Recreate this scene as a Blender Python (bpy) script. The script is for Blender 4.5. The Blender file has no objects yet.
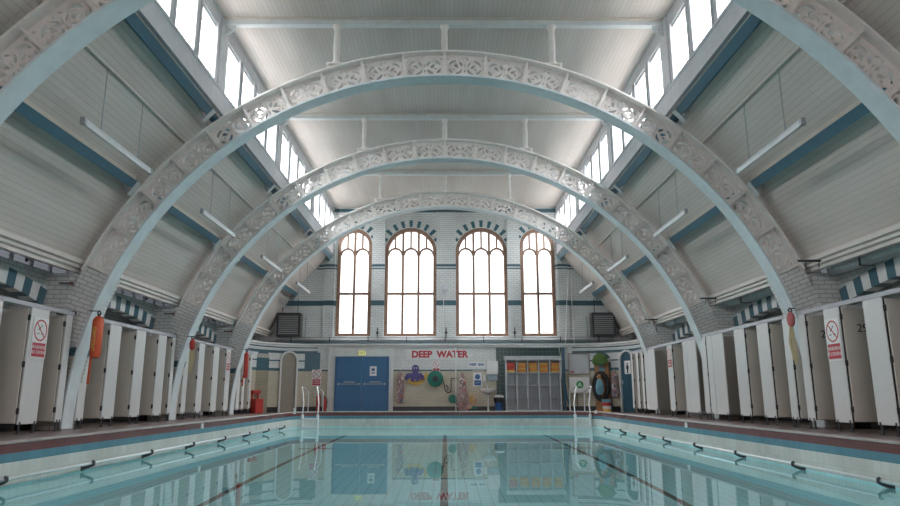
import bpy, math, random
from mathutils import Vector, Matrix
from mathutils.geometry import tessellate_polygon
random.seed(7)
SC = bpy.context.scene
COL = SC.collection
PI = math.pi

# ------------------------------------------------------------------ camera, sky, exposure
CAMX, CAMZ = 0.0187, 0.583
F, PT, YW, RL = 671.855, 0.209807, -0.0067567, 0.0018016
cam_d = bpy.data.cameras.new('camera')
cam = bpy.data.objects.new('camera', cam_d)
COL.objects.link(cam)
R = Matrix.Rotation(YW, 3, 'Z') @ Matrix.Rotation(PT, 3, 'X') @ Matrix.Rotation(RL, 3, 'Y')
right, fwd, up = R.col[0], R.col[1], R.col[2]
M = Matrix((right, up, -fwd)).transposed().to_4x4()
M.translation = (CAMX, 0, CAMZ)
cam.matrix_world = M
cam_d.sensor_width = 36
cam_d.lens = F / 900 * 36
cam_d.clip_end = 300
SC.camera = cam

SC.view_settings.view_transform = 'Standard'
SC.view_settings.look = 'None'
SC.view_settings.gamma = 1
SC.view_settings.use_curve_mapping = False
SC.view_settings.exposure = 0.0
SC.cycles.use_denoising = True
SC.cycles.max_bounces = 14
SC.cycles.diffuse_bounces = 8
SC.cycles.transmission_bounces = 8
SC.cycles.transparent_max_bounces = 16
SC.cycles.sample_clamp_indirect = 60

W = bpy.data.worlds.new('overcast_sky')
SC.world = W
W.use_nodes = True
nt = W.node_tree
nt.nodes.clear()
wo = nt.nodes.new('ShaderNodeOutputWorld')
bg = nt.nodes.new('ShaderNodeBackground')
tc = nt.nodes.new('ShaderNodeTexCoord')
sx = nt.nodes.new('ShaderNodeSeparateXYZ')
rp = nt.nodes.new('ShaderNodeValToRGB')
nt.links.new(tc.outputs['Generated'], sx.inputs[0])
mr = nt.nodes.new('ShaderNodeMapRange')
mr.inputs[1].default_value = -1
mr.inputs[2].default_value = 1
nt.links.new(sx.outputs[2], mr.inputs[0])
nt.links.new(mr.outputs[0], rp.inputs[0])
# overcast day: dim ground, pale horizon, sky brightening towards the zenith
e = rp.color_ramp.elements
e[0].position = 0.49; e[0].color = (0.13, 0.125, 0.122, 1)
e[1].position = 0.51; e[1].color = (0.33, 0.32, 0.327, 1)
for p_, v_ in ((0.62, 0.5), (0.80, 0.85), (1.0, 1.0)):
    q_ = e.new(p_); q_.color = (v_, v_ * 0.955, v_ * 0.975, 1)
# the overcast is thinner overhead and at the sides than beyond the end of the hall
mz = nt.nodes.new('ShaderNodeMapRange'); mz.inputs[1].default_value = 0.55; mz.inputs[2].default_value = 0.95
mz.inputs[3].default_value = 1.0; mz.inputs[4].default_value = 0.22
nt.links.new(sx.outputs[1], mz.inputs[0])
mm = nt.nodes.new('ShaderNodeMixRGB'); mm.blend_type = 'MULTIPLY'; mm.inputs[0].default_value = 1
nt.links.new(rp.outputs[0], mm.inputs[1]); nt.links.new(mz.outputs[0], mm.inputs[2])
mb_ = nt.nodes.new('ShaderNodeMapRange'); mb_.inputs[1].default_value = -0.95; mb_.inputs[2].default_value = -0.55
mb_.inputs[3].default_value = 0.5; mb_.inputs[4].default_value = 1.0
nt.links.new(sx.outputs[1], mb_.inputs[0])
m3 = nt.nodes.new('ShaderNodeMixRGB'); m3.blend_type = 'MULTIPLY'; m3.inputs[0].default_value = 1
nt.links.new(mm.outputs[0], m3.inputs[1]); nt.links.new(mb_.outputs[0], m3.inputs[2])
nt.links.new(m3.outputs[0], bg.inputs[0])
bg.inputs[1].default_value = 31.0
nt.links.new(bg.outputs[0], wo.inputs[0])

def portal(loc, size, sizey, direction):
    l = bpy.data.lights.new('window_portal', 'AREA')
    l.shape = 'RECTANGLE'; l.size = size; l.size_y = sizey
    l.cycles.is_portal = True
    o = bpy.data.objects.new('window_portal', l)
    COL.objects.link(o)
    o.location = loc
    o.rotation_euler = Vector(direction).to_track_quat('-Z', 'Y').to_euler()
Y1, S, YW_END = 12.383, 4.762, 26.67
YB = -8.0                       # back wall of the hall
ARCH_Y = [Y1 - S, Y1, Y1 + S, Y1 + 2 * S]
CLER_Y0 = 3.3
for s in (-1, 1):
    portal((s * 4.75, (CLER_Y0 + YW_END) / 2, 7.25), YW_END - CLER_Y0, 1.3, (-s, 0, 0))
portal((0.04, 26.95, 5.05), 9.0, 4.6, (0, -1, 0))
portal((0.0, YB - 0.5, 5.05), 9.0, 4.6, (0, 1, 0))  # for the fill-light windows added behind the camera

# ------------------------------------------------------------------ materials
def newmat(name):
    m = bpy.data.materials.new(name); m.use_nodes = True
    n = m.node_tree; n.nodes.clear()
    out = n.nodes.new('ShaderNodeOutputMaterial')
    b = n.nodes.new('ShaderNodeBsdfPrincipled')
    n.links.new(b.outputs[0], out.inputs[0])
    return m, n, b

def flat(name, col, rough=0.5, metal=0.0, var=0.06, scale=6.0, emit=0.0):
    m, n, b = newmat(name)
    t = n.nodes.new('ShaderNodeTexCoord')
    no = n.nodes.new('ShaderNodeTexNoise'); no.inputs['Scale'].default_value = scale
    no.inputs['Detail'].default_value = 4
    n.links.new(t.outputs['Object'], no.inputs['Vector'])
    r = n.nodes.new('ShaderNodeValToRGB')
    c = col
    r.color_ramp.elements[0].position = 0.3; r.color_ramp.elements[1].position = 0.7
    r.color_ramp.elements[0].color = tuple(max(0, x * (1 - var)) for x in c) + (1,)
    r.color_ramp.elements[1].color = tuple(min(1, x * (1 + var)) for x in c) + (1,)
    n.links.new(no.outputs[0], r.inputs[0])
    n.links.new(r.outputs[0], b.inputs['Base Color'])
    b.inputs['Roughness'].default_value = rough
    b.inputs['Metallic'].default_value = metal
    if emit:
        n.links.new(r.outputs[0], b.inputs['Emission Color'])
        b.inputs['Emission Strength'].default_value = emit
    return m

def mth(n, op, a, b=None, c=None):
    x = n.nodes.new('ShaderNodeMath'); x.operation = op
    for i, v in enumerate((a, b, c)):
        if v is None: continue
        if hasattr(v, 'links') or hasattr(v, 'is_linked'):
            n.links.new(v, x.inputs[i])
        else:
            x.inputs[i].default_value = v
    return x.outputs[0]

def tiles(name, u, zones, bw=0.23, bh=0.083, mortar=0.55, rough=0.3, offset=0.5, radial=False, msize=0.008, var=0.92, v='z', smooth=0.1, dirt=0.12, zscale=10.0):
    """Glazed brick: u is the axis along the courses; zones = [(z from, colour), ...]."""
    m, n, b = newmat(name)
    t = n.nodes.new('ShaderNodeTexCoord')
    s = n.nodes.new('ShaderNodeSeparateXYZ')
    n.links.new(t.outputs['Object'], s.inputs[0])
    ax = {'x': s.outputs[0], 'y': s.outputs[1], 'z': s.outputs[2]}
    cb = n.nodes.new('ShaderNodeCombineXYZ')
    if radial:
        absx = mth(n, 'ABSOLUTE', ax['x'])
        ang = mth(n, 'ARCTAN2', ax['z'], absx)
        rr = mth(n, 'SQRT', mth(n, 'ADD', mth(n, 'MULTIPLY', absx, absx), mth(n, 'MULTIPLY', ax['z'], ax['z'])))
        n.links.new(rr, cb.inputs[0]); n.links.new(mth(n, 'MULTIPLY', ang, 7.1), cb.inputs[1])
    else:
        if u == 'xy':
            n.links.new(mth(n, 'SUBTRACT', ax['y'], mth(n, 'ABSOLUTE', ax['x'])), cb.inputs[0])
        else:
            n.links.new(ax[u], cb.inputs[0])
        n.links.new(ax[v], cb.inputs[1])
    br = n.nodes.new('ShaderNodeTexBrick')
    br.offset = offset
    n.links.new(cb.outputs[0], br.inputs['Vector'])
    br.inputs['Scale'].default_value = 1
    br.inputs['Color1'].default_value = (1, 1, 1, 1)
    br.inputs['Color2'].default_value = (var, var, var, 1)
    br.inputs['Mortar'].default_value = (mortar, mortar, mortar, 1)
    br.inputs['Mortar Size'].default_value = msize
    br.inputs['Mortar Smooth'].default_value = smooth
    br.inputs['Brick Width'].default_value = bw
    br.inputs['Row Height'].default_value = bh
    r = n.nodes.new('ShaderNodeValToRGB'); r.color_ramp.interpolation = 'CONSTANT'
    zz = mth(n, 'DIVIDE', mth(n, 'ADD', ax['z'], 3.0), zscale + 3.0)
    n.links.new(zz, r.inputs[0])
    els = r.color_ramp.elements
    for i, (z, c) in enumerate(zones):
        p = (z + 3.0) / (zscale + 3.0)
        el = els[i] if i < 2 else els.new(p)
        el.position = p
        el.color = (*c, 1)
    if len(zones) == 1:
        els[1].position = 1; els[1].color = (*zones[0][1], 1)
    mx = n.nodes.new('ShaderNodeMixRGB'); mx.blend_type = 'MULTIPLY'; mx.inputs[0].default_value = 1
    n.links.new(r.outputs[0], mx.inputs[1]); n.links.new(br.outputs['Color'], mx.inputs[2])
    no = n.nodes.new('ShaderNodeTexNoise'); no.inputs['Scale'].default_value = 1.3; no.inputs['Detail'].default_value = 6
    n.links.new(t.outputs['Object'], no.inputs['Vector'])
    m2 = n.nodes.new('ShaderNodeMixRGB'); m2.blend_type = 'MULTIPLY'; m2.inputs[0].default_value = 1
    d = n.nodes.new('ShaderNodeValToRGB')
    d.color_ramp.elements[0].position = 0.35; d.color_ramp.elements[0].color = (1 - dirt, 1 - dirt, 1 - dirt, 1)
    d.color_ramp.elements[1].position = 0.6
    n.links.new(no.outputs[0], d.inputs[0])
    n.links.new(mx.outputs[0], m2.inputs[1]); n.links.new(d.outputs[0], m2.inputs[2])
    n.links.new(m2.outputs[0], b.inputs['Base Color'])
    b.inputs['Roughness'].default_value = rough
    bp = n.nodes.new('ShaderNodeBump'); bp.inputs['Strength'].default_value = 0.25; bp.inputs['Distance'].default_value = 0.004
    n.links.new(br.outputs['Fac'], bp.inputs['Height']); bp.invert = True
    n.links.new(bp.outputs[0], b.inputs['Normal'])
    return m

def boards(name, col, du, dv, pitch=0.1, line=0.74, rough=0.55):
    """Tongue-and-groove boards running along Y; coordinate = |x|*du + z*dv."""
    m, n, b = newmat(name)
    t = n.nodes.new('ShaderNodeTexCoord')
    s = n.nodes.new('ShaderNodeSeparateXYZ')
    n.links.new(t.outputs['Object'], s.inputs[0])
    c = mth(n, 'ADD', mth(n, 'MULTIPLY', mth(n, 'ABSOLUTE', s.outputs[0]), du), mth(n, 'MULTIPLY', s.outputs[2], dv))
    cb = n.nodes.new('ShaderNodeCombineXYZ')
    n.links.new(s.outputs[1], cb.inputs[0]); n.links.new(c, cb.inputs[1])
    br = n.nodes.new('ShaderNodeTexBrick'); br.offset = 0.37; br.offset_frequency = 2
    n.links.new(cb.outputs[0], br.inputs['Vector'])
    br.inputs['Scale'].default_value = 1
    br.inputs['Color1'].default_value = (*col, 1)
    br.inputs['Color2'].default_value = (*[x * 0.95 for x in col], 1)
    br.inputs['Mortar'].default_value = (*[x * line for x in col], 1)
    br.inputs['Mortar Size'].default_value = 0.006
    br.inputs['Mortar Smooth'].default_value = 0.4
    br.inputs['Brick Width'].default_value = 4.762
    br.inputs['Row Height'].default_value = pitch
    no = n.nodes.new('ShaderNodeTexNoise'); no.inputs['Scale'].default_value = 0.7; no.inputs['Detail'].default_value = 5
    mp = n.nodes.new('ShaderNodeMapping'); mp.inputs['Scale'].default_value = (2.5, 0.5, 2.5)
    n.links.new(t.outputs['Object'], mp.inputs[0]); n.links.new(mp.outputs[0], no.inputs['Vector'])
    d = n.nodes.new('ShaderNodeValToRGB')
    d.color_ramp.elements[0].position = 0.3; d.color_ramp.elements[0].color = (0.86, 0.85, 0.83, 1)
    d.color_ramp.elements[1].position = 0.65
    n.links.new(no.outputs[0], d.inputs[0])
    m2 = n.nodes.new('ShaderNodeMixRGB'); m2.blend_type = 'MULTIPLY'; m2.inputs[0].default_value = 1
    n.links.new(br.outputs['Color'], m2.inputs[1]); n.links.new(d.outputs[0], m2.inputs[2])
    n.links.new(m2.outputs[0], b.inputs['Base Color'])
    b.inputs['Roughness'].default_value = rough
    bp = n.nodes.new('ShaderNodeBump'); bp.inputs['Strength'].default_value = 0.4; bp.inputs['Distance'].default_value = 0.006; bp.invert = True
    n.links.new(br.outputs['Fac'], bp.inputs['Height'])
    n.links.new(bp.outputs[0], b.inputs['Normal'])
    return m

WHT = (0.74, 0.77, 0.77)
TEAL = (0.062, 0.15, 0.19)
CREAM = (0.60, 0.55, 0.43)
BLACK = (0.03, 0.032, 0.035)
side_z = [(-3, BLACK), (0.14, CREAM), (1.46, TEAL), (1.57, WHT)]
M_side = tiles('glazed_brick_side', 'y', side_z)
M_pierx = tiles('glazed_brick_pier', 'x', [(-3, BLACK), (0.14, CREAM), (1.46, TEAL), (1.57, (0.82, 0.82, 0.81))], bw=0.24, bh=0.085, mortar=0.5, msize=0.007)
M_spring = tiles('glazed_brick_springer', 'x', [(-3, (0.62, 0.60, 0.54)), (1.3, TEAL), (1.42, (0.82, 0.82, 0.81))], bw=0.24, bh=0.08, radial=True, mortar=0.5, msize=0.007)
M_end = tiles('glazed_brick_end', 'x', [(-3, WHT), (4.06, TEAL), (4.28, WHT), (5.54, TEAL), (5.62, WHT), (5.68, TEAL), (5.76, WHT), (7.93, TEAL), (8.08, WHT)], mortar=0.6)
M_low = tiles('glazed_brick_low', 'x', [(-3, BLACK), (0.16, CREAM), (1.48, TEAL), (1.54, WHT)], mortar=0.7, bw=0.2)
M_curve = tiles('glazed_brick_curve', 'xy', [(-3, BLACK), (0.18, CREAM), (1.48, TEAL), (1.58, WHT), (1.84, TEAL), (1.92, WHT), (2.17, TEAL), (2.26, WHT), (2.36, TEAL), (2.43, WHT)], mortar=0.7, bw=0.2)
M_green_tile = tiles('dark_green_tile', 'x', [(-3, (0.045, 0.085, 0.085))], bw=0.15, bh=0.15, offset=0, mortar=2.0, rough=0.2)
M_teal = flat('teal_glaze', (0.062, 0.15, 0.19), 0.25)
M_whiteglaze = flat('white_glaze', (0.74, 0.76, 0.76), 0.25)
M_ceil = boards('ceiling_boards', (0.60, 0.555, 0.525), 1, 0, 0.095)
M_slope_hi = boards('slope_boards_high', (0.70, 0.64, 0.60), 0.67, -0.74, 0.1)
M_slope_lo = boards('slope_boards_low', (0.70, 0.64, 0.60), 0.5, -0.866, 0.1)
M_paint = flat('cream_white_paint', (0.80, 0.775, 0.75), 0.4)
M_webpaint = flat('arch_web_paint', (0.80, 0.76, 0.735), 0.4)
M_soffit = flat('pale_blue_paint', (0.66, 0.725, 0.75), 0.4)
M_beam = flat('beam_paint', (0.64, 0.68, 0.69), 0.45)
M_purlin = flat('purlin_blue', (0.07, 0.16, 0.22), 0.4)
M_purlin_edge = flat('purlin_cream_edge', (0.62, 0.56, 0.49), 0.5)
M_cornice = flat('cornice_paint', (0.70, 0.645, 0.61), 0.5)
M_frame = flat('clerestory_frame', (0.60, 0.62, 0.66), 0.4)
M_brown = flat('brown_window_wood', (0.27, 0.165, 0.115), 0.5, var=0.2)
M_plaster = flat('plaster', (0.70, 0.71, 0.70), 0.6)
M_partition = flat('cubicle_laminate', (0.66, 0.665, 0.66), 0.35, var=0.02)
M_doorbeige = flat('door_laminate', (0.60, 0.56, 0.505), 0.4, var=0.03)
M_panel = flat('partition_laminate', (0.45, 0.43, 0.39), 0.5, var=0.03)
M_rail_grey = flat('headrail_grey', (0.45, 0.46, 0.50), 0.4)
M_darkmetal = flat('dark_metal', (0.05, 0.055, 0.065), 0.4, 0.3)
M_black = flat('black_rubber', (0.02, 0.02, 0.022), 0.6)
M_chrome = flat('polished_steel', (0.78, 0.80, 0.81), 0.3, 0.9, var=0.02)
M_duct = flat('galvanised_duct', (0.60, 0.63, 0.65), 0.35, 0.35)
M_grey = flat('grey_metal', (0.38, 0.41, 0.43), 0.4, 0.2)
M_lightgrey = flat('light_grey_metal', (0.55, 0.58, 0.61), 0.4)
M_red = flat('signal_red', (0.50, 0.05, 0.04), 0.45)
M_sign = flat('sign_white', (0.78, 0.79, 0.79), 0.35, var=0.02)
M_signred = flat('sign_red', (0.48, 0.04, 0.06), 0.4, var=0.02)
M_signblue = flat('sign_blue', (0.04, 0.13, 0.33), 0.4, var=0.02)
M_signblack = flat('sign_black', (0.02, 0.02, 0.03), 0.5)
M_orange = flat('orange_buoy', (0.62, 0.10, 0.035), 0.45)
M_yellow = flat('yellow_print', (0.70, 0.55, 0.12), 0.5)
M_paleyellow = flat('pale_yellow_rope', (0.62, 0.55, 0.33), 0.6)
M_bluedoor = flat('blue_door_paint', (0.05, 0.165, 0.33), 0.45, var=0.04)
M_tealdoor = flat('teal_door_paint', (0.03, 0.10, 0.15), 0.45)
M_greenreel = flat('green_reel', (0.01, 0.17, 0.12), 0.4)
M_purple = flat('purple_board', (0.10, 0.08, 0.26), 0.5)
M_gold = flat('golden_board', (0.62, 0.40, 0.08), 0.5)
M_float_a = flat('orange_float', (0.75, 0.30, 0.07), 0.6, var=0.15)
M_float_b = flat('yellow_float', (0.75, 0.45, 0.12), 0.6, var=0.1)
M_float_r = flat('red_float', (0.60, 0.08, 0.06), 0.6)
M_pinknet = flat('pink_net', (0.34, 0.25, 0.24), 0.8, var=0.5, scale=18)
M_niche = flat('niche_beige', (0.32, 0.29, 0.24), 0.6)
M_bluebin = flat('blue_bin', (0.02, 0.10, 0.28), 0.4)
M_bagblue = flat('pale_blue_cloth', (0.16, 0.34, 0.42), 0.8, var=0.3)
M_bagbrown = flat('brown_board', (0.36, 0.17, 0.07), 0.6)
M_baggreen = flat('moss_green_bag', (0.08, 0.15, 0.035), 0.8)
M_exit = flat('lit_exit_sign', (0.85, 0.80, 0.35), 0.5, emit=0.35, var=0.02)
M_exitgreen = flat('exit_green', (0.05, 0.35, 0.12), 0.5)
M_tube = flat('fluorescent_diffuser', (0.72, 0.74, 0.75), 0.25)
M_deck = tiles('quarry_tile_deck', 'x', [(-3, (0.27, 0.20, 0.19))], bw=0.15, bh=0.15, v='y', offset=0, mortar=0.6, rough=0.35, var=0.8, dirt=0.25)
M_nosing = flat('coping_nosing', (0.40, 0.35, 0.34), 0.4, var=0.12)
POOLZ = [(-3, (0.58, 0.94, 0.98)), (-0.46, (0.70, 0.72, 0.68)), (-0.18, (0.13, 0.29, 0.37)), (-0.09, (0.21, 0.085, 0.085))]
M_poolwall = tiles('pool_wall_tile', 'xy', POOLZ, bw=0.15, bh=0.15, offset=0, mortar=0.85, rough=0.2, var=0.9, msize=0.006)
M_poolfloor = tiles('pool_floor_tile', 'x', [(-3, (0.58, 0.96, 1.0))], bw=0.15, bh=0.15, v='y', offset=0, mortar=0.66, rough=0.3, var=0.97, msize=0.007, dirt=0.0)
M_lane = flat('lane_line_tile', (0.10, 0.07, 0.065), 0.3, var=0.4)

def glass_mat(name='window_glass', tint=(0.90, 0.93, 0.93, 1)):
    m = bpy.data.materials.new(name); m.use_nodes = True
    n = m.node_tree; n.nodes.clear()
    out = n.nodes.new('ShaderNodeOutputMaterial')
    tr = n.nodes.new('ShaderNodeBsdfTransparent'); tr.inputs[0].default_value = tint
    gl = n.nodes.new('ShaderNodeBsdfGlossy'); gl.inputs['Roughness'].default_value = 0.05
    mx = n.nodes.new('ShaderNodeMixShader'); mx.inputs[0].default_value = 0.06
    n.links.new(tr.outputs[0], mx.inputs[1]); n.links.new(gl.outputs[0], mx.inputs[2]); n.links.new(mx.outputs[0], out.inputs[0])
    return m
M_glass = glass_mat()
M_oldglass = glass_mat('grimy_glass', (0.17, 0.18, 0.19, 1))

def water_mat():
    m = bpy.data.materials.new('pool_water'); m.use_nodes = True
    n = m.node_tree; n.nodes.clear()
    out = n.nodes.new('ShaderNodeOutputMaterial')
    g = n.nodes.new('ShaderNodeBsdfGlass'); g.inputs['IOR'].default_value = 1.333; g.inputs['Roughness'].default_value = 0.0
    g.inputs['Color'].default_value = (0.93, 1.0, 1.0, 1)
    t = n.nodes.new('ShaderNodeTexCoord')
    no = n.nodes.new('ShaderNodeTexNoise'); no.inputs['Scale'].default_value = 0.9; no.inputs['Detail'].default_value = 2
    n.links.new(t.outputs['Object'], no.inputs['Vector'])
    bp = n.nodes.new('ShaderNodeBump'); bp.inputs['Strength'].default_value = 0.05; bp.inputs['Distance'].default_value = 0.01
    n.links.new(no.outputs[0], bp.inputs['Height']); n.links.new(bp.outputs[0], g.inputs['Normal'])
    n.links.new(g.outputs[0], out.inputs[0])
    return m
M_water = water_mat()

# ------------------------------------------------------------------ mesh helpers
class MB:
    def __init__(s): s.v = []; s.f = []; s.m = []; s.mi = 0
    def mat(s, i): s.mi = i; return s
    def add(s, vs, fs, T=None):
        o = len(s.v)
        for p in vs:
            p = Vector(p)
            s.v.append(tuple(T @ p) if T else tuple(p))
        for f in fs:
            s.f.append([i + o for i in f]); s.m.append(s.mi)
        return s
    def box(s, a, b, T=None):
        x0, y0, z0 = [min(p, q) for p, q in zip(a, b)]; x1, y1, z1 = [max(p, q) for p, q in zip(a, b)]
        vs = [(x0, y0, z0), (x1, y0, z0), (x1, y1, z0), (x0, y1, z0), (x0, y0, z1), (x1, y0, z1), (x1, y1, z1), (x0, y1, z1)]
        return s.add(vs, [(0, 3, 2, 1), (4, 5, 6, 7), (0, 1, 5, 4), (1, 2, 6, 5), (2, 3, 7, 6), (3, 0, 4, 7)], T)
    def cbox(s, c, d, T=None):
        return s.box([c[i] - d[i] / 2 for i in range(3)], [c[i] + d[i] / 2 for i in range(3)], T)
    def tube(s, pts, r, n=8, closed=False, cap=True):
        pts = [Vector(p) for p in pts]
        N = len(pts); rings = []
        ref = None
        for i, p in enumerate(pts):
            if closed: d = pts[(i + 1) % N] - pts[i - 1]
            elif i == 0: d = pts[1] - p
            elif i == N - 1: d = p - pts[-2]
            else: d = pts[i + 1] - pts[i - 1]
            d.normalize()
            if ref is None:
                ref = Vector((0, 0, 1)) if abs(d.z) < 0.9 else Vector((1, 0, 0))
            a = d.cross(ref)
            if a.length < 1e-4: a = d.cross(Vector((0, 1, 0.1)))
            a.normalize(); b = a.cross(d).normalized(); ref = b
            rr = r[i] if isinstance(r, (list, tuple)) else r
            rings.append([p + (a * math.cos(2 * PI * k / n) + b * math.sin(2 * PI * k / n)) * rr for k in range(n)])
        vs = [q for g in rings for q in g]; fs = []
        for i in range(N if closed else N - 1):
            j = (i + 1) % N
            for k in range(n):
                fs.append((i * n + k, i * n + (k + 1) % n, j * n + (k + 1) % n, j * n + k))
        if cap and not closed:
            fs.append(tuple(range(n))[::-1]); fs.append(tuple((N - 1) * n + k for k in range(n)))
        return s.add(vs, fs)
    def shape(s, outer, holes, t0, t1, fn):
        """2D polygon with holes, between depths t0 and t1; fn(u, v, t) -> point."""
        loops = [[Vector((p[0], p[1], 0)) for p in L] for L in [outer] + list(holes)]
        tri = tessellate_polygon(loops)
        flatp = [p for L in loops for p in L]; n = len(flatp)
        vs = [fn(p.x, p.y, t0) for p in flatp] + [fn(p.x, p.y, t1) for p in flatp]
        fs = [tuple(t) for t in tri] + [tuple(i + n for i in t)[::-1] for t in tri]
        o = 0
        for L in loops:
            k = len(L)
            for i in range(k):
                fs.append((o + i, o + (i + 1) % k, o + (i + 1) % k + n, o + i + n))
            o += k
        return s.add(vs, fs)
    def lathe(s, prof, c=(0, 0, 0), n=16, T=None):
        vs = []; fs = []
        for (r, z) in prof:
            for k in range(n):
                a = 2 * PI * k / n
                vs.append((c[0] + r * math.cos(a), c[1] + r * math.sin(a), c[2] + z))
        for i in range(len(prof) - 1):
            for k in range(n):
                fs.append((i * n + k, i * n + (k + 1) % n, (i + 1) * n + (k + 1) % n, (i + 1) * n + k))
        fs.append(tuple(range(n))[::-1]); fs.append(tuple((len(prof) - 1) * n + k for k in range(n)))
        return s.add(vs, fs, T)
    def build(s, name, mats, parent=None, smooth=False, bevel=0, loc=None):
        me = bpy.data.meshes.new(name)
        me.from_pydata(s.v, [], s.f)
        if not isinstance(mats, (list, tuple)): mats = [mats]
        for m in mats: me.materials.append(m)
        for p, i in zip(me.polygons, s.m): p.material_index = min(i, len(mats) - 1)
        import bmesh
        bm = bmesh.new(); bm.from_mesh(me); bmesh.ops.recalc_face_normals(bm, faces=bm.faces); bm.to_mesh(me); bm.free()
        if smooth:
            me.shade_smooth()
            try: me.set_sharp_from_angle(angle=math.radians(40))
            except Exception: pass
        o = bpy.data.objects.new(name, me); COL.objects.link(o)
        if parent: o.parent = parent
        if loc: o.location = loc
        if bevel:
            b = o.modifiers.new('bevel', 'BEVEL'); b.width = bevel; b.segments = 2; b.limit_method = 'ANGLE'
        return o

def tag(o, label, cat, group=None, kind=None):
    o['label'] = label; o['category'] = cat
    if group: o['group'] = group
    if kind: o['kind'] = kind
    return o
def thing(name, label, cat, loc=(0, 0, 0), rz=0, group=None):
    o = bpy.data.objects.new(name, None); COL.objects.link(o)
    o.location = loc; o.rotation_euler = (0, 0, rz); o.empty_display_size = 0.1
    return tag(o, label, cat, group)
def struct(o):
    o['kind'] = 'structure'; return o
def part_copy(mesh_obj, parent, loc=(0, 0, 0), rot=(0, 0, 0)):
    c = mesh_obj.copy(); COL.objects.link(c); c.parent = parent; c.location = loc; c.rotation_euler = rot
    return c
def children(o): return [c for c in bpy.data.objects if c.parent == o]
def dup(root, loc, rz=0, label=None, scale=None):
    kids = list(root.children)
    r = root.copy(); COL.objects.link(r); r.location = loc; r.rotation_euler = (0, 0, rz)
    if scale: r.scale = scale
    if label: r['label'] = label
    for ch in kids:
        c = ch.copy(); COL.objects.link(c); c.parent = r
        for g in ch.children:
            d = g.copy(); COL.objects.link(d); d.parent = c
    return r
def text(body, size, mat, name, parent, M4, extrude=0.004, align='CENTER', bold=0.0):
    cu = bpy.data.curves.new(name, 'FONT'); cu.body = body; cu.size = size; cu.align_x = align; cu.align_y = 'CENTER'
    cu.extrude = extrude; cu.offset = bold; cu.resolution_u = 3
    tmp = bpy.data.objects.new('tmp', cu); COL.objects.link(tmp)
    dg = bpy.context.evaluated_depsgraph_get()
    me = bpy.data.meshes.new_from_object(tmp.evaluated_get(dg))
    bpy.data.objects.remove(tmp)
    me.materials.clear(); me.materials.append(mat)
    me.transform(M4)
    me.name = name
    o = bpy.data.objects.new(name, me); COL.objects.link(o); o.parent = parent
    return o
def arcpts(c, r, a0, a1, n):
    return [(c[0] + r * math.cos(math.radians(a0 + (a1 - a0) * i / n)), c[1] + r * math.sin(math.radians(a0 + (a1 - a0) * i / n))) for i in range(n + 1)]
def disc_t(c, r, n=24): return arcpts(c, r, 0, 360, n)[:-1]

# ------------------------------------------------------------------ STRUCTURE
ZC0 = 0.026                      # arch centre height
RI, RO = 6.82, 7.38              # arch inner and outer radius
XW = 7.5                         # side wall plane
WATER = -0.43
PX, PYN, PYF, PR = 5.0, 1.0, 23.2, 1.1
def pool_loop(off=0.0):
    L = [(-PX - off, PYN - off), (PX + off, PYN - off)]
    L += arcpts((PX - PR, PYF - PR), PR + off, 0, 90, 14)
    L += arcpts((-PX + PR, PYF - PR), PR + off, 90, 180, 14)
    return L
inner = pool_loop(0.0)
# floor with the hole of the pool
MB().shape([(-8.2, YB), (8.2, YB), (8.2, 27), (-8.2, 27)], [pool_loop(0.26)], -0.25, 0.0, lambda u, v, t: (u, v, t)).build('floor', [M_deck])
struct(bpy.data.objects['floor'])
# rounded coping round the pool
prof = [(0.02, 0.05), (-0.02, 0.055), (-0.025, 0.07), (-0.01, 0.085), (0.03, 0.09), (0.20, 0.06), (0.30, 0.005), (0.30, -0.03), (0.02, -0.03)]
b = MB(); rings = [pool_loop(o) for o, z in prof]
for i in range(len(prof)):
    j = (i + 1) % len(prof); n = len(inner)
    b.add([(p[0], p[1], prof[i][1]) for p in rings[i]] + [(p[0], p[1], prof[j][1]) for p in rings[j]],
          [(k, (k + 1) % n, (k + 1) % n + n, k + n) for k in range(n)])
struct(b.build('trim_1', M_nosing, smooth=True))
# basin: walls, floor and lane lines
BOT = -2.0
b = MB(); n = len(inner); outl = pool_loop(0.2)
for za, zb in ((0.055, -0.46), (-0.46, BOT)):
    b.add([(p[0], p[1], za) for p in inner] + [(p[0], p[1], zb) for p in inner], [(k, (k + 1) % n, (k + 1) % n + n, k + n) for k in range(n)])
b.mat(1); b.add([(p[0], p[1], BOT) for p in inner], [tuple(range(n))])
b.mat(2)
for x in (-2.87, 0.0, 2.87):
    b.box((x - 0.05, 4.0, BOT), (x + 0.05, 20.2, BOT + 0.004))
    if x: b.box((x - 0.40, 15.45, BOT), (x + 0.40, 15.68, BOT + 0.006))
for x in (-1.75, -0.55, 0.6, 1.7): b.box((x - 0.18, 20.3, BOT), (x + 0.18, 20.42, BOT + 0.004))
struct(b.build('pool_basin', [M_poolwall, M_poolfloor, M_lane]))
MB().add([(p[0], p[1], WATER) for p in inner], [tuple(range(n))]).build('pool_water', M_water)
if bpy.data.objects['pool_water'].data.polygons[0].normal.z < 0: bpy.data.objects['pool_water'].data.flip_normals()
tag(bpy.data.objects['pool_water'], 'clear pale turquoise water filling the pool, mirroring the far wall', 'water', kind='stuff')

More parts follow.
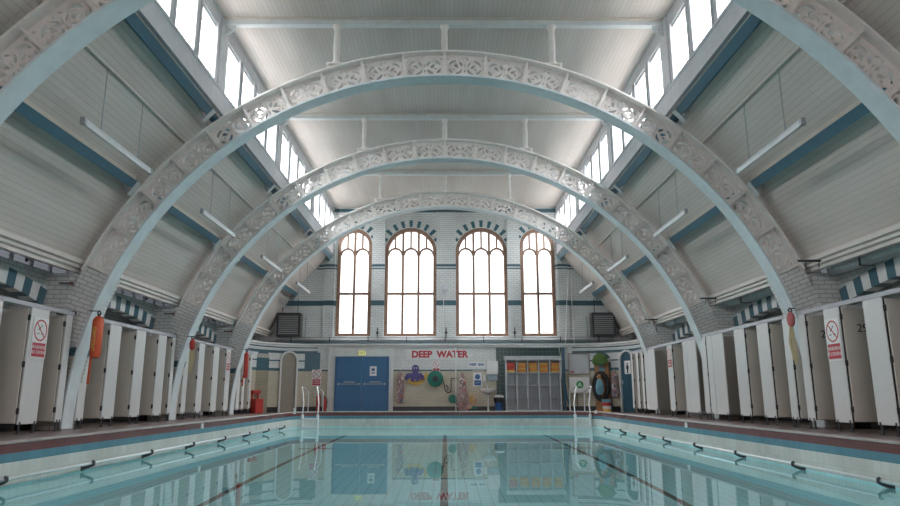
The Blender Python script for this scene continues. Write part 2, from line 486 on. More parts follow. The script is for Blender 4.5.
# side walls: segmental alcoves with green and white voussoirs, tiled piers behind each arch
def side_wall(sx, name):
    b = MB()
    bays = [Y1 + k * S for k in (-3, -2, -1, 0, 1, 2)]
    holes = []; vous = []
    for ya in bays:
        y0, y1 = ya + 0.5, min(ya + S + 0.04, 26.4); c = (y1 - y0) / 2; ym = (y0 + y1) / 2; h = 0.28
        r = (c * c + h * h) / (2 * h); zc = 2.53 - r; a = math.degrees(math.asin(c / r))
        arc = arcpts((ym, zc), r, 90 - a, 90 + a, 16)
        holes.append([(y0, 0.01), (y1, 0.01)] + arc)
        vous.append((ym, zc, r, a))
    fn = lambda u, v, t: (sx * t, u, v)
    b.mat(0).shape([(YB, 0), (26.67, 0), (26.67, 2.90), (YB, 2.90)], holes, XW, XW + 0.18, fn)
    b.box((sx * 8.0, YB, 0), (sx * 8.15, 26.67, 2.9)).box((sx * 7.52, YB, 2.84), (sx * 8.1, 26.67, 2.895))
    for ym, zc, r, a in vous:
        nv = 19; da = 2 * a / nv
        for i in range(nv):
            a0, a1 = 90 - a + i * da, 90 - a + (i + 1) * da
            b.mat(1 if i % 2 == 0 else 2)
            q = arcpts((ym, zc), r - 0.01, a0, a1, 1) + arcpts((ym, zc), r + 0.29, a1, a0, 1)
            b.shape(q, [], XW - 0.06, XW + 0.17, fn)
    for y in ARCH_Y + [Y1 - 2 * S]:
        b.mat(3).box((sx * 6.97, y + 0.14, 0), (sx * (XW + 0.02), y + 0.56, 2.86))
    o = b.build(name, [M_side, M_teal, M_whiteglaze, M_pierx]); struct(o); return o
side_wall(-1, 'wall_left'); side_wall(1, 'wall_right')
# springers: radial brick courses between pier and arch
for i, y in enumerate(ARCH_Y + [Y1 - 2 * S]):
    for sx in (-1, 1):
        b = MB()
        outer = [(6.85 * math.cos(math.radians(a)), 6.85 * math.sin(math.radians(a))) for a in range(0, 25, 2)]
        top = math.radians(23.7)
        outer[-1] = (6.85 * math.cos(top), 6.85 * math.sin(top))
        back = [(7.40 * math.cos(a_), 7.40 * math.sin(a_)) for a_ in (top, top * .8, top * .6, top * .4, top * .2, 0.0)]
        b.shape(outer + back, [], y + 0.08, y + 0.5, lambda u, v, t: (sx * u, t, max(v, 0.0) + (ZC0 if v > 0 else 0)))
        o = b.build('trim_%d' % (2 + i * 2 + (sx > 0)), M_spring); struct(o)
# back wall


# end wall (upper) with four window openings
X0 = 0.04
WINS = [(X0 - 3.70, 0.70, 6.58, 2), (X0 - 1.43, 1.05, 6.27, 3), (X0 + 1.43, 1.05, 6.27, 3), (X0 + 3.70, 0.70, 6.58, 2)]
def win_outline(c, a, zs, bot=2.87, inset=0.0, n=24):
    return [(c - a + inset, bot + inset), (c + a - inset, bot + inset)] + arcpts((c, zs), a - inset, 0, 180, n)
b = MB(); fx = lambda u, v, t: (u, t, v)
b.mat(0).shape([(-8.2, 2.3), (8.2, 2.3), (8.2, 8.4), (-8.2, 8.4)], [win_outline(*w[:3]) for w in WINS], YW_END, YW_END + 0.4, fx)
for xa, xb in ((-0.35, 0.43), (-2.93, -2.43), (2.51, 3.01), (-4.85, -4.42), (4.50, 4.93)):
    b.box((xa, YW_END - 0.1, 2.6), (xb, YW_END + 0.02, 7.95))
for c, a, zs, nl in WINS:
    for k in range(-4, 5):
        ang = 90 + k * (15.4 if a > 1 else 21)
        if a < 1 and abs(k) > 3: continue
        da = 0.068 / (a + 0.2) * 57.3
        q = arcpts((c, zs), a + 0.03, ang - da, ang + da, 1) + arcpts((c, zs), a + 0.31, ang + da, ang - da, 1)
        b.mat(1).shape(q, [], YW_END - 0.012, YW_END + 0.02, fx)
b.mat(2).box((-7.6, YW_END - 0.18, 2.72), (7.6, YW_END + 0.01, 2.86))
b.mat(3).box((-7.6, YW_END - 0.14, 2.5), (7.6, YW_END + 0.01, 2.72))
struct(b.build('wall_end', [M_end, M_teal, M_plaster, M_grey]))
# unseen wall behind the camera, with windows added for frontal fill light
struct(MB().shape([(-8.2, 0), (8.2, 0), (8.2, 8.4), (-8.2, 8.4)], [win_outline(*w[:3]) for w in WINS], YB - 0.3, YB, fx).build('wall_back', [M_end]))
for i, (c, a, zs, nl) in enumerate(WINS):
    g = MB().shape(win_outline(c, a, zs, inset=0.02), [win_outline(c, a, zs, inset=0.14)], YB - 0.2, YB - 0.12, fx).build('window_%d' % (40 + i), M_brown); struct(g)
for i, (c, a, zs, nl) in enumerate(WINS):
    g = MB().shape(win_outline(c, a, zs, inset=0.04), [], YW_END + 0.16, YW_END + 0.17, fx).build('window_%d' % (i + 1), M_glass); struct(g)
    b = MB(); yf0, yf1 = YW_END + 0.06, YW_END + 0.17
    b.shape(win_outline(c, a, zs), [win_outline(c, a, zs, inset=0.14)], yf0 - 0.03, yf1 + 0.03, fx)
    b.build('window_frame', M_brown, g)
    b = MB(); wi = a - 0.10; lw = 2 * wi / nl; rh = lw / 2
    zt = lambda x: zs + math.sqrt(max(0, (a - 0.08) ** 2 - (x - c) ** 2))
    zh = (6.19 if nl == 3 else 6.19)
    for k in range(1, nl):
        x = c - wi + k * lw
        b.box((x - 0.045, yf0 - 0.02, 2.95), (x + 0.045, yf1, zt(x)))
    for k in range(nl):
        x = c - wi + (k + 0.5) * lw
        b.box((x - 0.035, yf0 + 0.0, zh + rh - 0.03), (x + 0.035, yf1, zt(x)))
        ring = arcpts((x, zh), rh, 0, 180, 14) + arcpts((x, zh), rh - 0.075, 180, 0, 14)
        b.shape(ring, [], yf0 + 0.03, yf1, fx)
    b.box((c - wi, yf0 - 0.01, 4.565), (c + wi, yf1, 4.65))
    b.build('tracery', M_brown, g)
    MB().box((c - a - 0.03, YW_END - 0.12, 2.83), (c + a + 0.03, YW_END + 0.2, 2.89)).build('window_sill', M_plaster, g)

# lower end wall: flat middle, rounded corners
YL, CR = 26.1, 2.1
cl = arcpts((4.9, YL - CR), CR, 0, 90, 20) + arcpts((-4.9, YL - CR), CR, 90, 180, 20)
b = MB()
path_in = [(7.55, YL - CR)] + cl + [(-7.55, YL - CR)]
path_out = [(7.55, 26.69)] + [(min(max(p[0] * 1.0, -7.5), 7.5), 26.69) for p in cl] + [(-7.55, 26.69)]
for i in range(len(path_in) - 1):
    p, q = path_in[i], path_in[i + 1]
    flatpart = abs(p[1] - YL) < 1e-4 and abs(q[1] - YL) < 1e-4 and abs(p[0] - q[0]) > 1
    b.mat(1 if flatpart else 0)
    b.add([(p[0], p[1], 0), (q[0], q[1], 0), (q[0], q[1], 2.5), (p[0], p[1], 2.5)], [(0, 1, 2, 3)])
    b.mat(2).add([(p[0], p[1], 2.5), (q[0], q[1], 2.5), (q[0] * .999, 26.69, 2.5), (p[0] * .999, 26.69, 2.5)], [(0, 1, 2, 3)])
# projecting ledge moulding along the top
def follow(path, prof, b):
    P = []
    for i, p in enumerate(path):
        a = Vector(path[max(i - 1, 0)]); c = Vector(path[min(i + 1, len(path) - 1)]); d = (c - a).normalized()
        nrm = Vector((-d.y, d.x))
        if nrm.y > 0 and abs(p[0]) < 4.8: nrm = -nrm
        if abs(p[0]) >= 4.8 and nrm.dot(Vector((-p[0], -1))) < 0: nrm = -nrm
        P.append([(p[0] + nrm.x * o, p[1] + nrm.y * o, z) for o, z in prof])
    n = len(prof)
    for i in range(len(P) - 1):
        b.add(P[i] + P[i + 1], [(k, (k + 1) % n, (k + 1) % n + n, k + n) for k in range(n)])
b.mat(3); follow(cl, [(-0.02, 2.42), (0.06, 2.42), (0.06, 2.46), (0.11, 2.5), (0.11, 2.56), (-0.02, 2.56)], b)
b.mat(4).box((X0 + 1.92, YL - 0.015, 0.01), (X0 + 4.43, YL + 0.05, 2.40))
b.mat(3).box((X0 - 4.52, YL - 0.05, 0.0), (X0 - 2.02, YL + 0.05, 2.41), )
o = struct(b.build('wall_far_lower', [M_curve, M_low, M_nosing, M_plaster, M_green_tile])); o.name = 'wall_end_lower'

# roof: flat lantern ceiling and boarded slopes
CZ = 8.17
SL = [(-4.62, 6.24), (-6.03, 4.70), (-6.95, 3.08)]
struct(MB().box((-5.0, YB, CZ), (5.0, YW_END + .2, CZ + 0.15)).build('ceiling', [M_ceil]))
for sx in (-1, 1):
    for (p, q, m, nm) in ((SL[0], SL[1], M_slope_hi, 'ceiling_slope'), (SL[1], SL[2], M_slope_lo, 'ceiling_slope')):
        d = Vector((q[0] - p[0], q[1] - p[1])).normalized(); nn = Vector((d.y, -d.x)) * 0.12   # outward
        nn = Vector((-abs(nn.x), abs(nn.y)))
        pts = [p, q, (q[0] + nn.x, q[1] + nn.y), (p[0] + nn.x, p[1] + nn.y)]
        o = MB().shape([(-sx * u, v) for u, v in pts], [], YB, YW_END + 0.1, lambda u, v, t: (u, t, v)).build(nm, m); struct(o)
    # moulded eaves cornice and outer eaves soffit
    pr = [(6.80, 3.10), (6.80, 3.02), (6.86, 3.0), (6.86, 2.95), (6.92, 2.93), (6.92, 2.87), (7.02, 2.87), (7.02, 3.12)]
    o = MB().shape([(sx * u, v) for u, v in pr], [], YB, YW_END, lambda u, v, t: (u, t, v)).build('trim_%d' % (20 + (sx > 0)), M_cornice); struct(o)
    b = MB().box((sx * 6.95, YB, 3.42), (sx * 8.2, YW_END, 3.55)).box((sx * 6.98, YB, 3.1), (sx * 7.1, YW_END, 3.45))
    struct(b.build('ceiling_eaves', M_cornice))
    # eaves glazing on top of the side wall
    b = MB()
    for k in range(int((YW_END - YB) / 0.595)):
        y = YB + k * 0.595
        b.box((sx * 7.62, y, 2.9), (sx * 7.67, y + 0.05, 3.43))
    b.box((sx * 7.60, YB, 2.88), (sx * 7.68, YW_END, 2.94)).box((sx * 7.6, YB, 3.36), (sx * 7.68, YW_END, 3.43))
    g = MB().box((sx * 7.64, YB, 2.93), (sx * 7.645, YW_END, 3.4)).build('window_%d' % (5 + (sx > 0)), M_oldglass); struct(g)
    b.build('window_frame', M_frame, g)
    # fascia, clerestory glazing
    o = MB().box((sx * 4.52, YB, 6.20), (sx * 4.66, YW_END, 6.64)).box((sx * 4.50, YB, 6.60), (sx * 4.70, YW_END, 6.66)).build('trim_%d' % (22 + (sx > 0)), M_frame); struct(o)
    struct(MB().box((sx * 4.53, YB, 6.6), (sx * 4.7, CLER_Y0, 8.15)).build('wall_clerestory_unseen', M_plaster))  # unseen stretch left unglazed so the near bays get less light
    wn = 7 if sx < 0 else 12
    for k in range(-2, 3):
        ya = Y1 + k * S
        y0, y1 = ya + 0.02, min(ya + S, YW_END)
        if y0 < CLER_Y0: y0 = CLER_Y0
        g = MB().box((sx * 4.60, y0, 6.64), (sx * 4.605, y1, 7.95)).build('window_%d' % wn, M_glass); struct(g); wn += 1
        b = MB()
        b.box((sx * 4.53, y0, 7.86), (sx * 4.66, y1, 8.17))
        b.box((sx * 4.56, y0, 6.64), (sx * 4.63, y1, 6.70))
        b.box((sx * 4.50, ya, 6.64), (sx * 4.66, ya + 0.36, 8.17))
        for j in range(4):
            yp0 = ya + 0.45 + j * 1.09; yp1 = yp0 + 0.86
            for yy, w in ((yp0 - 0.05, 0.06), (yp1 - 0.01, 0.06)):
                if yy > CLER_Y0 and yy < YW_END: b.box((sx * 4.51, yy, 6.66), (sx * 4.64, yy + w, 7.9))
            b.box((sx * 4.53, yp1, 6.66), (sx * 4.63, min(yp1 + 0.23, YW_END), 7.9)) if yp1 > CLER_Y0 else None
            b.box((sx * 4.56, yp0, 7.80), (sx * 4.63, yp1, 7.87)) if yp0 > CLER_Y0 else None
        b.build('window_frame', M_frame, g)
    # conduit batten half way up the upper slope
    p = Vector(SL[0]).lerp(Vector(SL[1]), 0.42)
    o = MB().tube([(-sx * p.x - sx * 0.02, 3, p.y - 0.02), (-sx * p.x - sx * 0.02, YW_END, p.y - 0.02)], 0.02, 6).build('trim_%d' % (24 + (sx > 0)), M_cornice); struct(o)

# ------------------------------------------------------------------ ROOF ARCHES
PITCH = 6.6
def make_panel_mesh():
    hu, hv = 0.395, 0.245
    holes = []
    def ell(cx, cy, a, b, rot, n=10, tear=0.0):
        out = []
        for i in range(n):
            t = 2 * PI * i / n
            x = a * math.cos(t); y = b * math.sin(t) * (1 - tear * math.cos(t))
            out.append((cx + x * math.cos(rot) - y * math.sin(rot), cy + x * math.sin(rot) + y * math.cos(rot)))
        return out
    def crescent(cx, cy, r0, r1, a0, a1, n=5):
        mid = lambda t: math.sin(PI * t)
        out = []; inn = []
        for i in range(n + 1):
            t = i / n; a = math.radians(a0 + (a1 - a0) * t); w = (r1 - r0) / 2 * (0.35 + 0.65 * mid(t)); rc = (r0 + r1) / 2
            out.append((cx + (rc + w) * math.cos(a), cy + (rc + w) * math.sin(a)))
            inn.append((cx + (rc - w) * math.cos(a), cy + (rc - w) * math.sin(a)))
        return out + inn[::-1]
    for s in (-1, 1):
        c = s * 0.19; cy = -0.01
        for (a0, a1) in ((15, 95), (120, 170), (195, 268), (290, 345)):
            if s < 0: a0, a1 = 180 - a1, 180 - a0
            holes.append(crescent(c, cy, 0.105, 0.165, a0, a1))
        holes.append(ell(c - s * 0.02, cy + 0.025, 0.062, 0.034, s * 0.7, 10, 0.5))
        holes.append(ell(c + s * 0.035, cy - 0.04, 0.045, 0.022, -s * 0.5, 9, 0.5))
        holes.append(ell(s * 0.357, 0.165, 0.03, 0.022, s * 0.8, 7, 0.5))
        holes.append(ell(s * 0.357, -0.19, 0.03, 0.022, -s * 0.8, 7, 0.5))
        holes.append(ell(s * 0.045, 0.17, 0.04, 0.018, -s * 0.7, 7, 0.5))
        holes.append(ell(s * 0.045, -0.19, 0.036, 0.018, s * 0.7, 7, 0.5))
    holes.append(ell(0, 0.03, 0.012, 0.05, 0, 7, 0)); holes.append(ell(0, -0.09, 0.012, 0.035, 0, 7, 0))
    b = MB()
    fn = lambda u, v, t: (u, t, v)
    b.shape([(-hu, -hv - 0.005), (hu, -hv - 0.005), (hu, hv + 0.01), (-hu, hv + 0.01)], holes, -0.014, 0.014, fn)
    for s in (-1, 1):           # raised scroll rings and curls
        for (r, a0, a1) in ((0.178, 0, 360), (0.086, 40, 330)):
            pts = arcpts((s * 0.19, -0.01), r, a0, a1, 18)
            b.tube([(p[0], -0.018, max(min(p[1], 0.23), -0.23)) for p in pts], 0.011, 5)
            b.tube([(p[0], 0.018, max(min(p[1], 0.23), -0.23)) for p in pts], 0.011, 5)
    return b
panel_src = None
def ringarc(b, r0, r1, y0, y1, a0, a1, n=48):
    """band in the arch plane between radii r0 and r1, angles measured from the top."""
    pts = lambda r: [(r * math.sin(math.radians(a0 + (a1 - a0) * i / n)), r * math.cos(math.radians(a0 + (a1 - a0) * i / n))) for i in range(n + 1)]
    p, q = pts(r0), pts(r1); vs = []; fs = []
    for i in range(n + 1):
        vs += [(p[i][0], y0, p[i][1]), (p[i][0], y1, p[i][1]), (q[i][0], y1, q[i][1]), (q[i][0], y0, q[i][1])]
    for i in range(n):
        for k in range(4):
            fs.append((i * 4 + k, i * 4 + (k + 1) % 4, i * 4 + 4 + (k + 1) % 4, i * 4 + 4 + k))
    fs += [(0, 1, 2, 3), (4 * n + 3, 4 * n + 2, 4 * n + 1, 4 * n)]
    b.add(vs, fs)
arch_labels = ['white iron roof arch nearest the camera, only its haunches in view at the top corners',
               'largest whole white lattice roof arch spanning the pool, in front of the smaller-looking ones',
               'middle white lattice roof arch, between the largest whole arch and the farthest',
               'farthest white lattice roof arch, just in front of the arched end windows']
root = thing('roof_arch', arch_labels[0], 'arch', (0, ARCH_Y[0] + 0.18, ZC0), group='lattice roof arches')
b = MB(); ringarc(b, RI, RI + 0.035, -0.18, 0.18, -90, 90, 90)
b.build('bottom_flange', M_soffit, root, smooth=True)
b = MB(); ringarc(b, RO - 0.035, RO, -0.18, 0.18, -67, 67, 72)
b.build('top_flange', M_paint, root, smooth=True)
first = None
RM = (RI + RO) / 2 + 0.0
for k in range(20):
    a = math.radians(-63 * 0 + (k - 9.5) * PITCH)
    loc = (RM * math.sin(a), 0, RM * math.cos(a)); rot = (0, a, 0)
    if first is None:
        first = make_panel_mesh().build('lattice_panel', M_webpaint, root); first.location = loc; first.rotation_euler = rot
    else: part_copy(first, root, loc, rot)
first = None
for k in range(21):
    a = math.radians((k - 10) * PITCH)
    loc = (RM * math.sin(a), 0, RM * math.cos(a)); rot = (0, a, 0)
    if first is None:
        first = MB().box((-0.010, -0.12, -0.25), (0.010, 0.12, 0.25)).box((-0.022, -0.125, -0.25), (0.022, -0.115, 0.25)).build('stiffener', M_paint, root)
        first.location = loc; first.rotation_euler = rot
    else: part_copy(first, root, loc, rot)
for y, lb in zip(ARCH_Y[1:], arch_labels[1:]): dup(root, (0, y + 0.18, ZC0), 0, lb)

# tie beams and cast posts
names = ['nearest', 'second', 'third', 'farthest']
post_src = None; beam_src = None
ordn = ['above the largest whole arch', 'above the middle arch', 'above the farthest arch']
for i, y in enumerate([Y1, Y1 + S, Y1 + 2 * S]):
    yy = y + 0.18
    lb = 'pale steel tie beam across the lantern ceiling ' + ordn[i]
    if beam_src is None:
        t = thing('tie_beam', lb, 'beam', (0, yy, 8.03), group='tie beams under the lantern ceiling')
        MB().box((-4.52, -0.04, 0.02), (4.52, 0.04, 0.13)).box((-4.52, -0.07, 0.0), (4.52, 0.07, 0.022)).build('beam', M_beam, t)
        MB().box((-4.52, -0.10, 0.12), (4.52, 0.10, 0.14)).build('top_plate', M_purlin_edge, t)
        for sx in (-1, 1):
            MB().shape([(sx * 4.5, 0.0), (sx * 4.28, 0.0), (sx * 4.34, -0.14), (sx * 4.5, -0.22)], [(disc_t((sx * 4.42, -0.08), 0.04, 10))], -0.02, 0.02, lambda u, v, t: (u, t, v)).build('gusset', M_beam, t)
        beam_src = t
    else: dup(beam_src, (0, yy, 8.03), 0, lb)
    for px, side in ((-2.2, 'left'), (0.0, 'centre'), (2.2, 'right')):
        zt = ZC0 + math.sqrt(RO ** 2 - px ** 2) if px else ZC0 + RO
        zt += 0.10 if px else 0.0
        h = 8.035 - zt
        t = thing('roof_post', 'white cast-iron post at the %s %s' % (side, ordn[i]), 'post', (px, yy, zt), group='short posts standing on the roof arches')
        MB().lathe([(0.085, 0), (0.085, 0.04), (0.06, 0.09), (0.068, h * 0.5), (0.058, h - 0.12), (0.08, h - 0.06), (0.095, h - 0.03), (0.095, h)], n=12).build('shaft', M_paint, t, smooth=True)
        if px:
            s = 1 if px > 0 else -1
            b = MB().box((-0.19, -0.1, -0.025), (0.19, 0.1, 0.0))
            for u in (-0.16, 0.16):
                zl = ZC0 + math.sqrt(RO ** 2 - (px + u) ** 2) - zt
                b.box((u - 0.02, -0.08, zl), (u + 0.02, 0.08, -0.02))
            b.build('foot_plate', M_paint, t)

# purlins
ud = Vector((SL[1][0] - SL[0][0], SL[1][1] - SL[0][1])).normalized()
ld = Vector((SL[2][0] - SL[1][0], SL[2][1] - SL[1][1])).normalized()
def purlin(sx, level, y0, y1, lb, caps=True):
    if level == 'upper': p0 = Vector((-4.66, 6.20)); d = ud
    else: p0 = Vector((-6.0, 4.70)); d = (ud + ld).normalized()
    nrm = Vector((-d.y, d.x)); nrm = nrm if nrm.x > 0 else -nrm      # towards the hall
    t = thing('roof_purlin', lb, 'beam', (-sx * p0.x, y0, p0.y), group='blue steel purlins on the roof slopes')
    def q(u, v): 
        w = d * u + nrm * v
        return (-sx * w.x, w.y)
    L = y1 - y0
    f = lambda u, v, tt: (u, tt, v)
    b = MB()
    b.shape([q(0.0, 0.0), q(0.17, 0.0), q(0.17, 0.03), q(0.10, 0.03), q(0.10, 0.17), q(0.17, 0.17), q(0.17, 0.2), q(0.0, 0.2), q(0.0, 0.17), q(0.07, 0.17), q(0.07, 0.03), q(0, 0.03)], [], 0, L, f)
    b.build('joist', M_purlin, t)
    MB().shape([q(-0.06, 0.0), q(0.0, 0.0), q(0.0, 0.06), q(-0.06, 0.04)], [], 0, L, f).build('batten', M_purlin_edge, t)
    # bearing bracket on the far arch
    b = MB()
    b.shape([q(0.2, 0.2), q(0.0, 0.2), q(0.0, 0.22), q(0.30, 0.22), q(0.30, 0.2)], [], L - 0.16, L - 0.02, f)
    b.shape([q(0.2, 0.2), q(0.2, 0.0), q(0.22, 0.0), q(0.29, 0.18), q(0.29, 0.2)], [], L - 0.10, L - 0.08, f)
    b.build('bracket', M_beam, t)
bays = [(ARCH_Y[0] - S + 0.4, ARCH_Y[0] - 0.02, 'in the bay nearest the camera'), (ARCH_Y[0] + 0.36, Y1 + 0.02, 'in front of the largest whole arch'), (Y1 + 0.36, Y1 + S + 0.02, 'between the largest and the middle arch'),
        (Y1 + S + 0.36, Y1 + 2 * S + 0.02, 'between the middle and the farthest arch'), (Y1 + 2 * S + 0.36, YW_END, 'between the farthest arch and the end wall')]
for i, (y0, y1, w) in enumerate(bays):
    for sx, sd in ((-1, 'left'), (1, 'right')):
        for lv in ('upper', 'lower'):
            if i == 0: continue
            purlin(sx, lv, y0, y1, '%s blue purlin on the %s roof slope, %s' % (lv, sd, w))

# fluorescent battens on two thin rods
def lamp_fixture():
    t = thing('fluorescent_light', '', 'light', (0, 0, 0), group='hanging fluorescent battens')
    b = MB().box((-0.028, -1.12, -0.005), (0.028, 1.12, 0.045)).build('housing', M_lightgrey, t)
    MB().shape([(-0.035, -0.005), (0.035, -0.005), (0.022, -0.05), (-0.022, -0.05)], [], -1.08, 1.08, lambda u, v, w: (u, w, v)).build('diffuser', M_tube, t)
    for s in (-1, 1):
        MB().box((-0.036, s * 1.08, -0.055), (0.036, s * 1.14, 0.05)).build('end_cap', M_grey, t)
        MB().tube([(0, s * 0.62, 0.05), (0, s * 0.62, 1.12)], 0.008, 6).build('hanger_rod', M_grey, t)
    return t
lsrc = None
for yb_, w in ((10.22, 'in front of the largest whole arch'), (15.05, 'between the largest and the middle arch'), (19.85, 'between the middle and the farthest arch'), (24.4, 'beyond the farthest arch')):
    for sx, sd in ((-1, 'left'), (1, 'right')):
        lb = 'hanging fluorescent batten on the %s side, %s' % (sd, w)
        if lsrc is None: lsrc = lamp_fixture(); lsrc.location = (sx * 5.2, yb_, 4.47); lsrc['label'] = lb
        else: dup(lsrc, (sx * 5.2, yb_, 4.47), 0, lb)

# ------------------------------------------------------------------ CHANGING CUBICLES
def wallM(sx, x, y, z):
    """text plane -> side wall plane, read from the pool."""
    return Matrix(((0, 0, -sx, x), (-sx, 0, 0, y), (0, 1, 0, z), (0, 0, 0, 1)))
def endM(x, y, z):
    return Matrix(((1, 0, 0, x), (0, 0, -1, y), (0, 1, 0, z), (0, 0, 0, 1)))
_shared = {}
def cubicle(sx, X, y0, y1, label, closed=0.0, door=0.62, number=None, partition=True, nodoor=False):
    """pilaster from y0 (near edge) to y1; its door hangs from the near edge and stands open inwards."""
    t = thing('changing_cubicle', label, 'changing cubicle', (sx * X, y0, 0), group='cubicles on the %s side' % ('left' if sx < 0 else 'right'))
    w = y1 - y0
    o = 0.0
    if closed:
        b = MB().box((0, 0, 0.15), (sx * 0.028, closed - 0.015, 2.03))
        b.build('door', M_partition, t, bevel=0.003)
        MB().box((0, closed + 0.005, 0.15), (sx * 0.028, w, 2.03)).build('pilaster', M_partition, t, bevel=0.003)
    else:
        MB().box((0, 0, 0.15), (sx * 0.028, w, 2.03)).build('pilaster', M_partition, t, bevel=0.003)
        if not nodoor:
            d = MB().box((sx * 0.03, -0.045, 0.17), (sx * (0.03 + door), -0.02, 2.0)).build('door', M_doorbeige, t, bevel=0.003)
            for z in (0.36, 1.1, 1.86):
                MB().lathe([(0.012, -0.05), (0.026, -0.04), (0.026, 0.04), (0.012, 0.05)], (sx * 0.022, -0.018, z), 10).build('hinge', M_black, d, smooth=True)
            if sx > 0: MB().box((sx * 0.012, -0.012, 0.16), (sx * 0.03, 0.0, 2.02)).build('shadow_gap_strip', M_black, d)  # dark strip standing in for the shadow gap beside the door
            if number:
                text(number, 0.19, M_signblack, 'door_number', d, endM(sx * (0.03 + door * 0.49), -0.047, 1.66), 0.002)
    if partition:
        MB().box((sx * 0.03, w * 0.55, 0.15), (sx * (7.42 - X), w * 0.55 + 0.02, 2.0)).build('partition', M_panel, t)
    for yy in ((0.05, w - 0.06) if w > 0.16 else (w / 2,)):
        MB().lathe([(0.036, 0.0), (0.036, 0.012), (0.016, 0.02), (0.016, 0.15), (0.026, 0.15), (0.026, 0.19)], (sx * 0.014, yy, 0), 10).build('foot', M_darkmetal, t, smooth=True)
    return t
NTH = ['', 'second ', 'third ', 'fourth ', 'fifth ', 'sixth ', 'seventh ', 'eighth ', 'ninth ', 'tenth ', 'eleventh ', 'twelfth ', 'thirteenth ', 'fourteenth ', 'fifteenth ', 'sixteenth ', 'seventeenth ']
LX, RX = 6.80, 6.55
left = [(8.55, 9.05, {}), (9.86, 10.34, {}), (11.08, 11.58, {}), (12.12, 12.32, dict(door=0.36)), (12.78, 13.04, dict(partition=False, nodoor=True)), (13.74, 14.22, {}), (14.93, 15.40, {}),
        (16.10, 16.56, {}), (16.93, 17.12, {}), (17.78, 18.08, {}), (18.80, 19.24, {}), (20.0, 20.48, {}), (21.16, 21.6, {}), (22.42, 22.74, dict(partition=False, nodoor=True)), (22.98, 23.26, dict(door=.3)), (23.80, 24.02, dict(partition=False, door=.3))]
right = [(8.80, 9.28, {}), (9.95, 10.42, {}), (11.08, 11.54, dict(number='29')), (12.17, 12.42, dict(number='28')), (12.75, 13.0, dict(partition=False, door=0.38)), (13.6, 14.1, {}), (14.71, 15.24, {}),
         (15.88, 16.9, dict(closed=0.68)), (16.97, 17.28, {}), (17.65, 18.62, dict(closed=0.66)), (19.52, 19.95, {}), (21.2, 22.28, dict(closed=0.68)),
         (22.46, 22.68, dict(partition=False, door=0.38)), (23.03, 23.3, dict(door=.3)), (23.72, 23.94, dict(partition=False, door=.3))]
signL = {3: 1, 13: 1}; 
for i, (a, b_, kw) in enumerate(left):
    n = len(left) - 1 - i
    ext = ''
    if i == 2: ext = ', with a large no-diving sign'
    if i == 12: ext = ', with a small-looking no-diving sign'
    cubicle(-1, LX, a, b_, ('white left-side changing cubicle, %snearest the end wall%s' % (NTH[n], ext)), **kw)
for i, (a, b_, kw) in enumerate(right):
    n = len(right) - 1 - i
    ext = ''
    if i == 2: ext = ', with a large no-diving sign'
    if i == 10: ext = ', with a no-diving sign'
    if kw.get('closed'): ext = ', its door shut'
    cubicle(1, RX, a, b_, ('white right-side changing cubicle, %snearest the end wall%s' % (NTH[n], ext)), **kw)
for (sx, X, y0, y1, w) in ((-1, LX, 7.99, 12.36, 'left of the largest whole arch'), (-1, LX, 12.77, 17.12, 'between the largest and middle arch'),
                        (-1, LX, 17.54, 21.88, 'between the middle and farthest arch'), (-1, LX, 22.3, 24.15, 'beyond the farthest arch')):
    t = MB().box((0, 0, 0), (-0.05, y1 - y0, 0.07)).build('headrail', M_rail_grey); t.location = (sx * X, y0, 2.035)
    tag(t, 'grey headrail above the left cubicles, ' + w, 'rail', 'grey headrails over the cubicles')
t = MB().box((0, 0, 0), (0.05, 24.1 - 7.4, 0.07)).build('headrail', M_rail_grey); t.location = (RX, 7.4, 2.035)
tag(t, 'long grey headrail running above all the right cubicles', 'rail', 'grey headrails over the cubicles')

# no-diving signs and other notices
def nodive(name, label, Mx, w=0.42, h=0.70, parts=True):
    t = thing(name, label, 'sign', Mx.translation)
    M0 = Mx.copy(); M0.translation = (0, 0, 0)
    def fn(u, v, d): return M0 @ Vector((u, v, d))
    MB().shape([(-w / 2, -h / 2), (w / 2, -h / 2), (w / 2, h / 2), (-w / 2, h / 2)], [], -0.004, 0.004, fn).build('sign_board', M_sign, t)
    r = w * 0.43; cy = h / 2 - r - 0.03 * h / 0.7
    b = MB()
    b.shape(disc_t((0, cy), r, 32), [disc_t((0, cy), r * 0.87, 32)], 0.004, 0.007, fn)
    q = [(-r * .66, r * .58), (-r * .58, r * .66), (r * .66, -r * .58), (r * .58, -r * .66)]
    b.shape([(p[0], p[1] + cy) for p in q], [], 0.006, 0.008, fn)
    b.build('prohibition_ring', M_signred, t)
    # small diving figure: head, body, waves
    b = MB().shape(disc_t((0.02 * w / .42, cy + r * 0.42), r * 0.09, 12), [], 0.004, 0.0055, fn)
    b.shape([(-r * .1, cy + r * .3), (r * .05, cy + r * .28), (-r * .28, cy - r * .02), (-r * .36, cy + r * .06)], [], 0.004, 0.0055, fn)
    for k in (-1, 1):
        b.shape([(k * r * .35 - r * .2, cy - r * .30), (k * r * .35 + r * .2, cy - r * .26), (k * r * .35 + r * .2, cy - r * .33), (k * r * .35 - r * .2, cy - r * .37)], [], 0.004, 0.0055, fn)
    b.build('diver_symbol', M_signblack, t)
    y1_ = cy - r - 0.03; y0_ = -h / 2 + 0.03
    MB().shape([(-r, y0_), (r, y0_), (r, y1_), (-r, y1_)], [], 0.004, 0.007, fn).build('text_panel', M_signred, t)
    T = M0.copy(); p = M0 @ Vector((0, (y0_ + y1_) / 2, 0.008)); T.translation = p
    text('WARNING\nNO DIVING' if w > .35 else 'NO\nDIVING', (y1_ - y0_) * 0.36, M_sign, 'lettering', t, T, 0.001)
    return t
